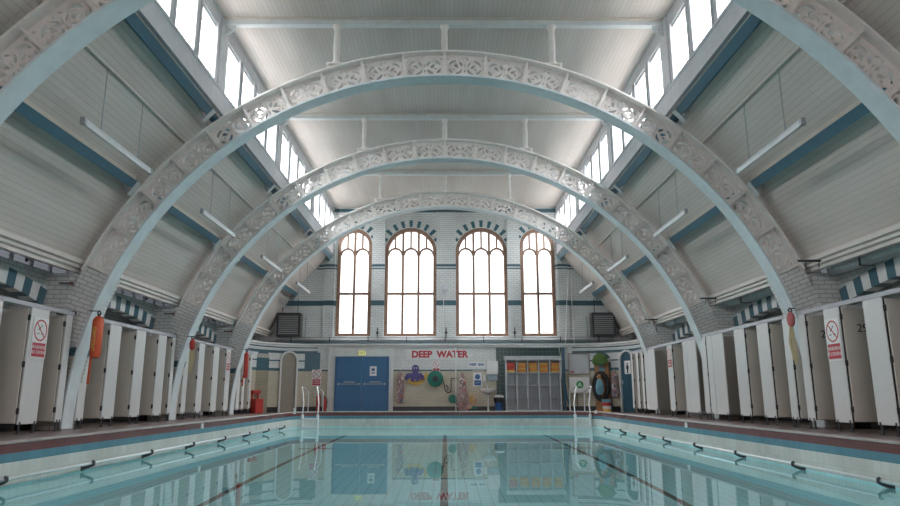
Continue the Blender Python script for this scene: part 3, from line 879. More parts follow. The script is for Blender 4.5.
nodive('no_diving_sign', 'large no-diving sign on a white pilaster of the left cubicles', wallM(-1, -LX + 0.01, 11.36, 1.545), 0.42, 0.68)
nodive('no_diving_sign', 'large no-diving sign on a white pilaster of the right cubicles', wallM(1, RX - 0.01, 11.31, 1.50), 0.42, 0.70)
nodive('no_diving_sign', 'distant no-diving sign on the left cubicles near the farthest arch', wallM(-1, -LX + 0.01, 21.36, 1.66), 0.36, 0.62)
nodive('no_diving_sign', 'distant no-diving sign on the right cubicles near the farthest arch', wallM(1, RX - 0.01, 19.72, 1.66), 0.34, 0.60)

# rescue buoys hanging at the arch feet
def buoy(sx, y, z0, z1, tail, label, m=M_orange, r=0.085, kind='rescue_buoy', X=6.42, strap=M_orange, X0_=None):
    t = thing(kind, label, 'rescue buoy', (sx * X, y, z0))
    h = z1 - z0
    b = MB().lathe([(0.03, 0), (r * .8, 0.02), (r, 0.06), (r, h - 0.08), (r * .75, h - 0.03), (0.03, h)], n=18); b.build('float_body', m, t, smooth=True)
    MB().tube([(0, 0, h - 0.01), (0.03, 0, h + 0.06), (0, 0, h + 0.10), (-0.03, 0, h + 0.06), (0, 0, h - 0.01)], 0.014, 6).build('hanging_loop', M_black, t)
    MB().tube([(0, 0, h + 0.09), (sx * 0.1, 0.06, h + 0.10), (sx * (6.54 - X), 0.12, h + 0.11)], 0.01, 6).build('hook', M_darkmetal, t)
    if m == M_orange and h > 0.6:
        T = Matrix(((0, -1, 0, 0), (0, 0, -1, -r - 0.004), (1, 0, 0, h * .45), (0, 0, 0, 1)))
        text('LIFEGUARD', 0.085, M_yellow, 'lettering', t, T, 0.004)
    if tail:
        pts = [(sx * 0.06, 0.0, 0.06), (sx * 0.07, -0.01, -tail * .4), (sx * 0.06, 0, -tail * .8), (sx * 0.075, 0, -tail)]
        MB().shape([(sx * 0.05, 0.1), (sx * 0.085, 0.1), (sx * 0.095, -tail), (sx * 0.055, -tail)], [], -0.006, 0.006, lambda u, v, w: (u, w, v)).build('strap', strap, t)
    return t
buoy(-1, 12.26, 1.26, 2.02, 0.46, 'orange rescue tube hanging on the foot of the largest whole arch, left side', X=6.30, r=0.095)
buoy(-1, 21.78, 1.15, 1.97, 0.25, 'plain orange rescue tube and strap on the farthest arch foot, left side', m=M_red, X=6.36, r=0.07)
# bundle of red float and yellow rope on the middle arch, left
def ropebundle(sx, X, y, z, label, red, rope, dz=0.75):
    t = thing('throw_line', label, 'throw line', (sx * X, y, z))
    MB().lathe([(0.02, -0.16), (0.06, -0.12), (0.075, 0.0), (0.05, 0.09), (0.02, 0.12)], n=12).build('throw_bag', red, t, smooth=True)
    MB().tube([(0, 0, 0.1), (0.035, 0, 0.15), (0, 0, 0.19), (-0.035, 0, 0.15), (0, 0, 0.1)], 0.016, 6).build('cord_loop', M_black, t)
    MB().tube([(0, 0, 0.18), (sx * 0.1, 0.05, 0.19), (sx * (6.53 - X), 0.13, 0.19)], 0.01, 6).build('hook', M_darkmetal, t)
    b = MB()
    for k in range(5):
        u = (k - 2) * 0.018
        b.tube([(u * .6, 0.02, -0.1), (u * 1.6 - sx * .01, 0.02, -dz * .5), (u + sx * 0.02, 0.02, -dz + abs(k - 2) * 0.05)], 0.011, 5)
    b.build('rope', rope, t)
    return t
ropebundle(-1, 6.34, 17.02, 1.88, 'red throw bag with pale yellow rope on the middle arch foot, left side', M_red, M_paleyellow)
ropebundle(1, 6.36, 12.28, 1.97, 'pinkish red throw bag with yellow rope on the largest arch foot, right side', flat('faded_red_bag', (0.55, 0.16, 0.16), 0.6), M_paleyellow, 0.85)

# black brackets, ducts and pipes on the side walls
def rod_bracket(x, y, z, sx, label):
    t = thing('rod_bracket', label, 'bracket', (x, y, z))
    MB().box((-0.22, -0.02, -0.018), (0.19, 0.02, 0.018)).build('bar', M_darkmetal, t)
    for u in (-0.08, 0.16):
        MB().tube([(sx * u, 0, 0), (sx * u, 0.02, -0.12)], 0.010, 6).build('leg', M_darkmetal, t)
for y, w in ((Y1, 'largest whole'), (Y1 + S, 'middle'), (Y1 + 2 * S, 'farthest')):
    rod_bracket(6.60, y - 0.53, 2.96, 1, 'black bar on two legs on the right pier beside the %s arch' % w)
for y, w in ((Y1, 'largest whole'), (Y1 + S, 'middle'), (Y1 + 2 * S, 'farthest')):
    t = MB().box((-0.16, -0.05, -0.03), (0.16, 0.05, 0.03)).build('light_bracket', M_darkmetal); t.location = (-6.98, y + 0.02, 2.10)
    tag(t, 'small black box on the left tiled pier beside the %s arch' % w, 'bracket')
    t = thing('wall_valve', 'small red-tipped valve on the left pier of the %s arch' % w, 'valve', (-7.0, y + 0.05, 2.66))
    MB().tube([(-0.2, 0, 0), (0.0, 0, 0)], 0.015, 6).build('spindle', M_darkmetal, t)
    MB().box((0.0, -0.02, -0.02), (0.06, 0.02, 0.02)).build('handle', flat('valve_brown', (0.20, 0.07, 0.05)), t)
def duct(y0, y1, label):
    t = thing('air_duct', label, 'duct', (7.30, y0, 2.90), group='silver spiral ducts along the right eaves')
    L = y1 - y0; prof = []; z = 0.0; k = 0
    while z < L:
        prof.append((0.118, z)); prof.append((0.118, min(z + 0.11, L))); prof.append((0.126, min(z + 0.12, L))); z += 0.13
    prof.append((0.118, L))
    T = Matrix.Rotation(-PI / 2, 4, 'X')
    MB().lathe(prof, n=20, T=T).build('duct_pipe', M_duct, t, smooth=True)
    for q in (L * .25, L * .75):
        MB().box((-0.13, q, -0.13), (0.13, q + 0.03, -0.118)).box((-0.14, q, -0.13), (-0.125, q + 0.03, 0.25)).build('strap_hanger', M_darkmetal, t)
for i, (a, w) in enumerate(((Y1 - S, 'in the nearest bay'), (Y1, 'between the largest and middle arch'), (Y1 + S, 'between the middle and farthest arch'), (Y1 + 2 * S, 'beyond the farthest arch'))):
    duct(a + 0.56, a + S - 0.02, 'silver spiral air duct under the right eaves, ' + w)
for i, (a, w) in enumerate(((Y1 - S, 'in the nearest bay'), (Y1, 'between the largest and middle arch'), (Y1 + S, 'between the middle and farthest arch'))):
    t = thing('pipe_run', 'dark heating pipes under the left eaves, ' + w, 'pipe', (-7.25, a + 0.54, 3.0), group='pipes along the left eaves')
    MB().tube([(0, 0, 0), (0, S - 0.5, 0)], 0.04, 8).build('main_pipe', M_darkmetal, t, smooth=True)
    MB().tube([(-0.1, 0, 0.12), (-0.1, S - 0.5, 0.12)], 0.025, 8).build('small_pipe', M_grey, t, smooth=True)
    MB().box((-0.02, 1.2, -0.12), (0.02, 1.24, 0.14)).box((-0.02, 3.3, -0.12), (0.02, 3.34, 0.14)).build('pipe_clip', M_darkmetal, t)

# ------------------------------------------------------------------ POOL FITTINGS
def handrail(sx, ys, z, label):
    X = 4.87
    t = thing('pool_handrail', label, 'rail', (sx * X, ys[0], z))
    MB().tube([(0, -0.3, 0), (0, ys[-1] - ys[0] + 0.05, 0)], 0.02, 10).build('rail_tube', M_chrome, t, smooth=True)
    src = None
    for y in ys:
        if src is None:
            b = MB().tube([(-sx * 0.005, 0, 0.028), (-sx * 0.03, 0, 0.018), (-sx * 0.03, 0, -0.015), (0, 0, -0.03), (sx * 0.05, 0.0, -0.05), (sx * 0.10, 0.0, -0.062), (sx * 0.128, 0, -0.062)], 0.02, 8)
            b.box((sx * 0.115, -0.035, -0.10), (sx * 0.132, 0.035, -0.03))
            src = b.build('bracket', M_darkmetal, t, smooth=True); src.location = (0, y - ys[0], 0)
        else: part_copy(src, t, (0, y - ys[0], 0))
HY = [y * 1.023 for y in (5.85, 7.65, 9.5, 11.35, 13.2, 15.05, 16.9, 18.7, 20.5)]
handrail(-1, HY, -0.315, 'long chrome grab rail on dark brackets along the left pool wall')
handrail(1, HY, -0.35, 'long chrome grab rail on dark brackets along the right pool wall')
def ladder(x, lean, label):
    t = thing('pool_ladder', label, 'ladder', (x, PYF - 0.42, 0.0), group='white pool ladders')
    for s in (-1, 1):
        u = s * 0.25; L_ = lean
        MB().tube([(u, 0.75, 0.0), (u, 0.72, 0.72), (u + L_ * 0.3, 0.38, 0.86), (u + L_ * .5, 0.22, 0.89), (u + L_ * .3, 0.10, 0.78), (u, 0.0, 0.35), (u, -0.12, 0.02)], 0.02, 10).build('handrail', M_chrome, t, smooth=True)
        MB().tube([(u, -0.13, 0.0), (u, -0.14, -0.7), (u, -0.15, -1.2)], 0.048, 10).build('stile', M_sign, t, smooth=True)
    for k in range(5):
        z = -0.14 - k * 0.26
        MB().box((-0.24, -0.20, z - 0.028), (0.24, -0.09, z + 0.028)).build('tread', M_sign, t, bevel=0.01)
    return t
ladder(-4.42, -0.25, 'white pool ladder with chrome handrails at the left far corner')
ladder(4.52, 0.3, 'white pool ladder with chrome handrails at the right far corner')
def marker(sx, y, d, label):
    t = thing('depth_marker', label, 'marker', (sx * (PX - 0.0), y, 0.0), group='white markers on the pool edge')
    MB().shape([(-0.05, -0.06), (0.05, -0.06), (0.05, 0.0)] + arcpts((0, 0.0), 0.05, 0, 180, 8)[1:], [], 0, 0.02, lambda u, v, w: (-sx * w, u, v)).build('plate', M_sign, t)
    if d: text(d, 0.10, M_grey, 'digit', t, wallM(sx, -sx * 0.022, 0, 0), 0.001)
marker(-1, 14.3, '', 'small white marker tile on the left pool edge mid-length')
marker(1, 14.3, '2', 'small white marker tile on the right pool edge mid-length')
t = MB().lathe([(0.05, 0), (0.05, 0.02), (0.03, 0.03), (0.03, 0.12), (0.045, 0.13), (0.045, 0.17), (0.0, 0.18)], n=12).build('lane_anchor', M_sign, smooth=True); t.location = (-4.82, 22.1, 0.035)
tag(t, 'short white anchor post on the left far curve of the coping', 'anchor')
t = MB().lathe([(0.05, 0), (0.05, 0.02), (0.03, 0.03), (0.03, 0.08), (0.045, 0.09), (0.0, 0.1)], n=12).build('lane_anchor', M_sign, smooth=True); t.location = (4.83, 22.1, 0.035)
tag(t, 'tiny white anchor post on the right far curve of the coping', 'anchor')

# ------------------------------------------------------------------ END WALL EQUIPMENT
YF_ = YL      # face of the lower end wall
# blue double doors
g = MB().box((-0.04, -0.075, 0), (0.0, 0.0, 2.07)).box((1.97, -0.075, 0), (2.01, 0.0, 2.07)).box((-0.04, -0.075, 2.03), (2.01, 0.0, 2.07)).build('door_1', M_bluedoor)
g.location = (-4.15, YF_ - 0.05, 0); struct(g)
for k in (0, 1):
    x = k * 0.985
    d = MB().box((x + 0.005, -0.05, 0.01), (x + 0.98, -0.01, 2.03)).build('door_leaf', M_bluedoor, g)
    MB().box((x + 0.06, -0.12, 1.02), (x + 0.93, -0.09, 1.05)).box((x + 0.08, -0.1, 1.0), (x + 0.12, -0.05, 1.08)).box((x + 0.86, -0.1, 1.0), (x + 0.9, -0.05, 1.08)).build('push_bar', M_grey, d)
    MB().box((x + 0.3, -0.055, 1.10), (x + 0.72, -0.05, 1.125)).build('label_strip', M_purlin_edge, d)
t = thing('door_notice', 'small white notice on the right leaf of the blue doors', 'sign', (-2.74, YF_ - 0.115, 1.52))
MB().box((-0.13, -0.004, -0.18), (0.13, 0.004, 0.18)).build('sign_board', M_sign, t)
MB().box((-0.06, -0.006, 0.0), (0.06, -0.004, 0.1)).box((-0.08, -0.006, -0.09), (0.08, -0.004, -0.05)).build('print', M_signblue, t)
t = thing('exit_sign', 'glowing yellow-green exit sign above the blue double doors', 'sign', (-3.19, YF_ - 0.06, 2.2))
MB().box((-0.14, -0.07, -0.08), (0.14, 0, 0.08)).build('light_box', M_exit, t)
text('EXIT', 0.14, M_exitgreen, 'lettering', t, endM(0, -0.073, 0.0), 0.002)

# DEEP WATER lettering on its white board
t = thing('deep_water_sign', 'wide white board with red DEEP WATER lettering on the end wall', 'sign', (-0.21, YF_ - 0.01, 2.15))
MB().box((-1.27, -0.012, -0.18), (1.27, 0.0, 0.18)).build('sign_board', M_whiteglaze, t)
text('DEEP  WATER', 0.345, M_signred, 'lettering', t, endM(0, -0.016, -0.005), 0.004, bold=0.016)
nodive('no_diving_sign', 'small no-diving sign between DEEP WATER and the green hose reel', endM(-0.34, YF_ - 0.012, 1.70), 0.28, 0.42)
# octopus cut-out
t = thing('octopus_cutout', 'purple painted octopus cut-out on a golden crescent board', 'wall decoration', (-1.15, YF_ - 0.02, 1.33)); t.scale = (0.9, 1, 0.95)
f3 = lambda u, v, w: (u, w, v)
MB().shape(arcpts((0.04, 0.16), 0.52, 215, 352, 18) + arcpts((-0.02, 0.36), 0.52, 338, 228, 18), [], -0.02, 0.0, f3).build('crescent_board', M_gold, t)
b = MB()
body = arcpts((0.02, 0.3), 0.15, -20, 200, 14) + [(-0.10, 0.12), (-0.36, 0.10), (-0.42, -0.05), (-0.30, -0.16), (-0.2, -0.05), (-0.16, -0.2), (-0.02, -0.24), (-0.02, -0.08), (0.08, -0.22), (0.2, -0.18), (0.14, -0.04), (0.3, -0.12), (0.4, 0.0), (0.3, 0.06), (0.3, 0.12), (0.14, 0.1)]
b.shape(body, [], -0.045, -0.02, f3)
for x, s in ((-0.34, 1), (0.34, -1), (-0.1, 1), (0.14, -1)):
    b.tube([(x, -0.035, 0.0), (x - 0.05 * s, -0.04, -0.1), (x + 0.02 * s, -0.045, -0.16), (x + 0.08 * s, -0.045, -0.1)], 0.03, 6)
b.build('octopus_body', M_purple, t)
MB().shape(disc_t((-0.03, 0.32), 0.025, 10), [], -0.05, -0.044, f3).shape(disc_t((0.07, 0.32), 0.025, 10), [], -0.05, -0.044, f3).build('eye', M_sign, t)
# hanging net bags
def netbag(x, y, z0, z1, r0, r1, label, mats, n=46, cat='net bag'):
    t = thing('net_bag', label, cat, (x, y, z0))
    h = z1 - z0
    pr = [(0.02, 0), (r1 * .8, 0.04), (r1, h * .2), (r1 * .9, h * .45), (r0 * 1.3, h * .75), (r0, h * .93), (0.02, h)]
    b = MB()
    vs = []
    nseg = 14
    for i, (r, z) in enumerate(pr):
        for k in range(nseg):
            a = 2 * PI * k / nseg; rr = r * (0.85 + 0.3 * random.random())
            vs.append((rr * math.cos(a), rr * math.sin(a) * .6, z))
    fs = [(i * nseg + k, i * nseg + (k + 1) % nseg, (i + 1) * nseg + (k + 1) % nseg, (i + 1) * nseg + k) for i in range(len(pr) - 1) for k in range(nseg)]
    b.add(vs, fs); b.build('netting', M_pinknet, t, smooth=True)
    for j, m in enumerate(mats):
        b = MB()
        for k in range(n // len(mats)):
            z = random.uniform(0.06, h * .85); i = z / h
            r = r1 + (r0 - r1) * i * .95; a = random.uniform(PI, 2 * PI)
            c = (r * .95 * math.cos(a), r * .6 * math.sin(a), z); s = random.uniform(0.02, 0.045)
            b.lathe([(s * .4, -s), (s, -s * .4), (s, s * .4), (s * .4, s)], c, 6)
        b.build('float_pieces', m, t, smooth=True)['kind'] = 'stuff'
    MB().tube([(0, 0, h - 0.02), (0, 0.02, h + 0.08)], 0.012, 6).build('drawstring', M_grey, t)
    return t
M_toyw = flat('toy_white', (0.65, 0.6, 0.62)); M_toyr = flat('toy_rose', (0.5, 0.16, 0.14)); M_toyb = flat('toy_blue', (0.12, 0.18, 0.35))
netbag(-1.70, YF_ - 0.12, 0.3, 1.5, 0.10, 0.13, 'narrow net bag of pool toys hanging beside the octopus cut-out', [M_toyw, M_toyr, M_toyb])
netbag(0.66, YF_ - 0.35, 0.02, 1.47, 0.06, 0.22, 'tall cone-shaped net of pink floats standing by the white pipe', [M_toyw, M_toyr, M_pinknet], n=70)
# hose reel
t = thing('hose_reel', 'round green hose reel on the end wall under the sign', 'hose reel', (-0.37, YF_ - 0.01, 1.23))
TX = Matrix.Rotation(PI / 2, 4, 'X')
MB().lathe([(0.29, 0.02), (0.30, 0.03), (0.30, 0.06), (0.27, 0.07), (0.25, 0.06), (0.13, 0.06), (0.12, 0.18), (0.27, 0.19), (0.30, 0.2), (0.28, 0.21), (0.1, 0.21)], n=32, T=TX).build('reel_drum', M_greenreel, t, smooth=True)
MB().lathe([(0.11, 0.0), (0.11, 0.24), (0.06, 0.25)], n=20, T=TX).build('hub', M_darkmetal, t, smooth=True)
MB().tube([(0.28, -0.1, -0.02), (0.33, -0.08, -0.2), (0.36, -0.05, -0.42), (0.46, -0.04, -0.52), (0.58, -0.04, -0.50), (0.6, -0.03, -0.3), (0.6, -0.03, 0.02), (0.85, -0.03, 0.02)], 0.018, 8).build('hose', M_darkmetal, t, smooth=True)
t = thing('hose_nozzle', 'small dark tap and nozzle right of the hose reel', 'nozzle', (0.09, YF_ - 0.14, 0.88))
MB().tube([(-0.05, 0, 0.12), (0.03, 0, 0.03), (0, 0, -0.08)], 0.022, 8).build('spout', M_darkmetal, t, smooth=True)
MB().box((-0.03, -0.03, -0.02), (0.03, 0.03, 0.02)).build('valve_body', M_grey, t)
# long white pipe down the end wall
t = MB().tube([(0.41, YF_ - 0.06, 0.02), (0.41, YF_ - 0.06, 2.42)], 0.022, 10).build('wall_pipe', M_sign, smooth=True)
tag(t, 'thin white vertical pipe beside the net of pink floats', 'pipe')
# turtle cut-out
t = thing('turtle_cutout', 'painted turtle cut-out with green head leaning behind the pink net', 'wall decoration', (0.9, YF_ - 0.06, 0.02))
MB().shape(disc_t((0.0, 0.38), 0.30, 24), [], -0.02, 0.0, f3).build('shell', flat('turtle_shell', (0.62, 0.42, 0.28), var=0.3, scale=14), t)
MB().shape(disc_t((0.10, 0.42), 0.09, 12), [], -0.03, -0.02, f3).build('shell_spot', M_gold, t)
MB().shape(arcpts((-0.62, 0.46), 0.16, 0, 360, 16)[:-1], [], -0.02, 0.0, f3).shape([(-0.56, 0.3), (-0.48, 0.42), (-0.2, 0.24), (-0.28, 0.12)], [], -0.018, 0.0, f3).build('head', M_greenreel, t)
MB().shape(arcpts((0.2, 0.08), 0.12, 0, 180, 10), [], -0.03, 0.0, f3).build('foot', M_greenreel, t)
# deep end sign, notice, dispensers, sink, bin
t = thing('deep_end_sign', 'narrow white sign with blue DEEP END lettering', 'sign', (1.22, YF_ - 0.006, 1.76))
MB().box((-0.33, -0.006, -0.10), (0.33, 0.006, 0.10)).build('sign_board', M_sign, t)
text('DEEP  END', 0.12, M_signblue, 'lettering', t, endM(0, -0.008, 0), 0.001, bold=0.006)
t = thing('safety_notice', 'white notice with blue disc and blue panel above the sink', 'sign', (1.24, YF_ - 0.006, 1.2))
MB().box((-0.17, -0.006, -0.26), (0.17, 0.006, 0.26)).build('sign_board', M_sign, t)
MB().shape(disc_t((0, 0.1), 0.10, 20), [], -0.009, -0.006, f3).box((-0.13, -0.009, -0.22), (0.13, -0.006, -0.03)).build('blue_panel', M_signblue, t)
text('NOTICE', 0.05, M_sign, 'lettering', t, endM(0, -0.011, -0.12), 0.001)
t = thing('grey_notice_strip', 'small grey strip plate just below the DEEP END sign', 'plate', (1.26, YF_ - 0.004, 1.56)); t.name = 'wall_plate'
MB().box((-0.22, -0.004, -0.035), (0.22, 0.004, 0.035)).build('plate', M_grey, t)
t = thing('towel_dispenser', 'white paper towel dispenser on the end wall above the sink', 'dispenser', (1.80, YF_, 1.62))
MB().box((-0.22, -0.2, -0.24), (0.22, 0, 0.27)).build('cover', M_sign, t, bevel=0.03)
MB().box((-0.2, -0.17, -0.46), (0.2, 0, -0.25)).build('towel_tray', flat('pale_blue_plastic', (0.30, 0.38, 0.44)), t, bevel=0.02)
t = thing('soap_dispenser', 'slim white soap dispenser left of the towel dispenser', 'dispenser', (1.50, YF_, 1.25))
MB().box((-0.05, -0.09, -0.13), (0.05, 0, 0.13)).build('body', M_sign, t, bevel=0.02); MB().box((-0.02, -0.08, -0.17), (0.02, -0.02, -0.13)).build('spout', M_grey, t)
t = thing('wash_basin', 'white wall-hung wash basin with a waste pipe to the floor', 'sink', (1.60, YF_, 0.0))
MB().lathe([(0.10, -0.17), (0.24, -0.10), (0.30, 0.0), (0.30, 0.03), (0.26, 0.03), (0.2, -0.05), (0.05, -0.10)], (0, -0.32, 0.84), 24).build('bowl', M_sign, t, smooth=True)
MB().tube([(0.02, -0.2, 0.68), (0.02, -0.2, 0.02)], 0.035, 10).build('waste_pipe', M_sign, t, smooth=True)
MB().tube([(0.0, -0.05, 0.86), (0.0, -0.07, 0.98), (0.0, -0.18, 0.98)], 0.014, 8).build('tap', M_chrome, t, smooth=True)
t = thing('waste_bin', 'blue bin with white lid and black liner next to the grey shelving', 'bin', (2.02, YF_ - 0.25, 0.0))
MB().lathe([(0.14, 0), (0.17, 0.52)], n=20).build('body', M_bluebin, t, smooth=True)
MB().lathe([(0.175, 0.34), (0.18, 0.36), (0.19, 0.50), (0.18, 0.53)], n=20).build('liner', M_black, t, smooth=True)
MB().lathe([(0.19, 0.53), (0.19, 0.57), (0.12, 0.62), (0.0, 0.63)], n=20).build('lid', M_sign, t, smooth=True)

# grey shelving with swim floats
SXL, SW, SH, SD = 2.28, 2.08, 2.06, 0.42
SY = YF_ - 0.05 - SD
t = thing('shelving_unit', 'grey metal shelving with five bays against the dark green tiles', 'shelving', (SXL, SY, 0))
cw = SW / 5
for k in range(6):
    MB().box((k * cw - 0.02 + (0.02 if k == 0 else 0) - (0.02 if k == 5 else 0), 0, 0), (k * cw + 0.02 + (0.02 if k == 0 else 0) - (0.02 if k == 5 else 0), SD, 1.92)).build('upright', M_lightgrey, t)
for z in (0.06, 0.52, 0.98, 1.44, 1.90):
    MB().box((0.02, 0.03, z - 0.012), (SW - 0.02, SD, z + 0.012)).build('shelf', M_lightgrey, t)
MB().box((-0.03, -0.02, 1.92), (SW + 0.03, SD, 2.06)).build('header', M_lightgrey, t)
MB().box((0.0, SD, 0.0), (SW, SD + 0.01, 1.92)).build('back_panel', M_lightgrey, t)
bl = ['first', 'second', 'third', 'fourth', 'fifth']; pos = ['bottom', 'lower', 'upper', 'top']
for k in range(5):
    for j in range(4):
        m = M_float_r if (k == 0 and j in (1, 2, 3)) else (M_float_a if (k + j) % 2 else M_float_b)
        cn = 'red' if m == M_float_r else ('orange' if m == M_float_a else 'yellow')
        h = 0.085
        o = MB().box((-0.15, 0, 0), (0.15, 0.33, h)).build('swim_float', m, bevel=0.02)
        o.location = (SXL + (k + 0.5) * cw + random.uniform(-0.012, 0.012), SY + 0.03 + random.uniform(0, .02), 1.455 + j * (h + 0.004))
        tag(o, '%s swim float, %s of its stack in the %s shelving bay from the left' % (cn, pos[j], bl[k]), 'float', 'swim floats on the top shelf')

# tall blue pipe casing right of the tiles
t = thing('blue_standpipe', 'tall blue standpipe beside the dark green tiles', 'pipe', (4.53, YF_ - 0.08, 0.0)); t.name = 'standpipe'
MB().box((-0.05, -0.06, 0.0), (0.05, 0.0, 2.4)).build('casing', flat('standpipe_blue', (0.07, 0.17, 0.26)), t)
MB().tube([(0.03, -0.07, 1.0), (0.07, -0.1, 0.6), (0.15, -0.14, 0.2), (0.2, -0.15, 0.02)], 0.03, 8).build('branch', flat('standpipe_blue2', (0.07, 0.17, 0.26)), t, smooth=True)

# things on the rounded corners
def on_arc(sx, deg, off=0.0):
    a = math.radians(deg); r = CR - off
    return (sx * (4.9 + r * math.sin(a)), YL - CR + r * math.cos(a), -sx * a)
def arc_thing(name, label, cat, sx, deg, z, off=0.0):
    x, y, rz = on_arc(sx, deg, off); return thing(name, label, cat, (x, y, z), rz)
def arched(w, h, inset=0.0):
    a = w / 2 - inset
    return [(-a, 0), (a, 0)] + arcpts((0, h - w / 2), a, 0, 180, 16)
def arch_door(nm, sx, deg, w, h, m, handle=True):
    x, y, rz = on_arc(sx, deg, 0.03)
    g = MB().shape([(-w / 2 - 0.065, 0), (-w / 2, 0)] + arcpts((0, h - w / 2), w / 2, 180, 0, 16) + [(w / 2, 0), (w / 2 + 0.065, 0)] + arcpts((0, h - w / 2), w / 2 + 0.065, 0, 180, 16), [], -0.07, 0.12, f3).build(nm, M_plaster)
    g.location = (x, y, 0); g.rotation_euler = (0, 0, rz); struct(g)
    MB().shape(arched(w, h), [], 0.0, 0.03, f3).build('door_panel', m, g)
    if handle: MB().tube([(-w / 2 + 0.08, -0.05, 1.0), (-w / 2 + 0.08, -0.05, 1.15)], 0.015, 6).build('door_handle', M_chrome, g)
    return g
arch_door('door_2', -1, 29.5, 0.56, 2.2, M_niche, False)
g = arch_door('door_3', 1, 61, 0.64, 2.18, M_tealdoor)
x, y, rz = on_arc(1, 64, 0.09)
t = thing('toilet_sign', 'white toilet sign with a dark figure on the arched teal door', 'sign', (x - 0.03, y, 1.6), rz)
MB().box((-0.16, -0.006, -0.24), (0.16, 0.006, 0.24)).build('sign_board', M_sign, t)
MB().shape(disc_t((0, 0.13), 0.035, 12), [], -0.01, -0.006, f3).shape([(-0.05, 0.08), (0.05, 0.08), (0.07, -0.05), (0.03, -0.06), (0.03, -0.2), (-0.03, -0.2), (-0.03, -0.06), (-0.07, -0.05)], [], -0.01, -0.006, f3).build('figure', M_signblack, t)
# blind niche at the far left and teal tile panels
x, y, rz = on_arc(-1, 60, 0.01)
t = MB().shape(arched(0.62, 2.28), [], -0.02, 0.03, f3).build('trim_30', [tiles('niche_tile', 'x', [(-3, (0.40, 0.36, 0.27)), (1.5, TEAL), (1.95, (0.5, 0.5, 0.47)), (2.08, TEAL)], bw=0.2, mortar=0.7)])
t.location = (x, y, 0); t.rotation_euler = (0, 0, rz); struct(t)
x, y, rz = on_arc(-1, 5, 0.01)
t = MB().box((-0.29, -0.02, 1.6), (0.29, 0.02, 2.22)).build('trim_31', M_teal); t.location = (x, y, 0); t.rotation_euler = (0, 0, rz); struct(t)
nodive('no_diving_sign', 'no-diving sign on the cream tiles left of the blue doors', endM(-4.90, YF_ - 0.03, 1.27), 0.36, 0.62)
# fire extinguishers
for dx, lb, h, r in ((-4.76, 'taller red fire extinguisher standing left of the blue doors', 0.66, 0.075), (-4.52, 'shorter red fire extinguisher touching the blue door surround', 0.52, 0.07)):
    t = thing('fire_extinguisher', lb, 'fire extinguisher', (dx, YF_ - 0.28, 0))
    MB().lathe([(r * .9, 0), (r, 0.02), (r, h - 0.08), (r * .6, h - 0.02), (0.025, h)], n=16).build('cylinder', M_red, t, smooth=True)
    MB().lathe([(0.025, h), (0.025, h + 0.05)], n=8).box((-0.03, -0.09, h + 0.04), (0.02, 0.02, h + 0.06)).build('valve', M_black, t)
    MB().tube([(0.02, -0.02, h + 0.03), (r + 0.03, -0.03, h - 0.05), (r + 0.02, -0.03, 0.15)], 0.012, 6).build('hose', M_black, t)
# red box with a slanted back
t = thing('red_bin', 'red box-shaped bin with raised back by the last left cubicles', 'bin', (-6.72, 24.62, 0), 0.95)
MB().box((-0.17, -0.15, 0.0), (0.17, 0.15, 0.50)).build('body', M_red, t, bevel=0.015)
MB().box((-0.16, 0.10, 0.50), (-0.10, 0.15, 0.80)).box((0.10, 0.10, 0.50), (0.16, 0.15, 0.80)).box((-0.17, 0.02, 0.68), (0.17, 0.15, 0.80)).build('raised_back', M_red, t, bevel=0.01)
# notice board and white first aid cabinet
t = arc_thing('notice_board', 'grey notice board in a brown frame right of the standpipe', 'notice board', 1, 6.5, 1.78, 0.02)
MB().box((-0.37, -0.02, -0.37), (0.37, 0.015, 0.37)).build('board', M_lightgrey, t)
MB().shape([(-0.41, -0.41), (0.41, -0.41), (0.41, 0.41), (-0.41, 0.41)], [[(-0.37, -0.37), (0.37, -0.37), (0.37, 0.37), (-0.37, 0.37)]], -0.035, 0.02, f3).build('board_frame', flat('board_frame_brown', (0.30, 0.22, 0.18)), t)
MB().box((-0.33, -0.026, -0.33), (-0.2, -0.02, -0.27)).build('red_note', M_signred, t)
t = arc_thing('first_aid_cabinet', 'white cabinet with a round green emblem below the notice board', 'cabinet', 1, 6, 0.68, 0.02)
MB().box((-0.40, -0.20, 0.0), (0.40, 0.0, 0.60)).build('body', M_sign, t, bevel=0.04)
MB().shape(disc_t((0, 0.32), 0.14, 28), [], -0.207, -0.2, f3).build('emblem_disc', M_exitgreen, t)
MB().shape([(-0.08, 0.26), (0.08, 0.26), (0.0, 0.41)], [[(-0.03, 0.29), (0.03, 0.29), (0.0, 0.35)]], -0.212, -0.207, f3).build('emblem_triangle', M_sign, t)
t = MB().tube([(5.0, YF_ - 0.1, 0.68), (5.0, YF_ - 0.12, 0.3), (5.05, YF_ - 0.2, 0.02)], 0.012, 6).build('power_cable', M_black, smooth=True)
tag(t, 'black cable hanging below the white emblem cabinet', 'cable')
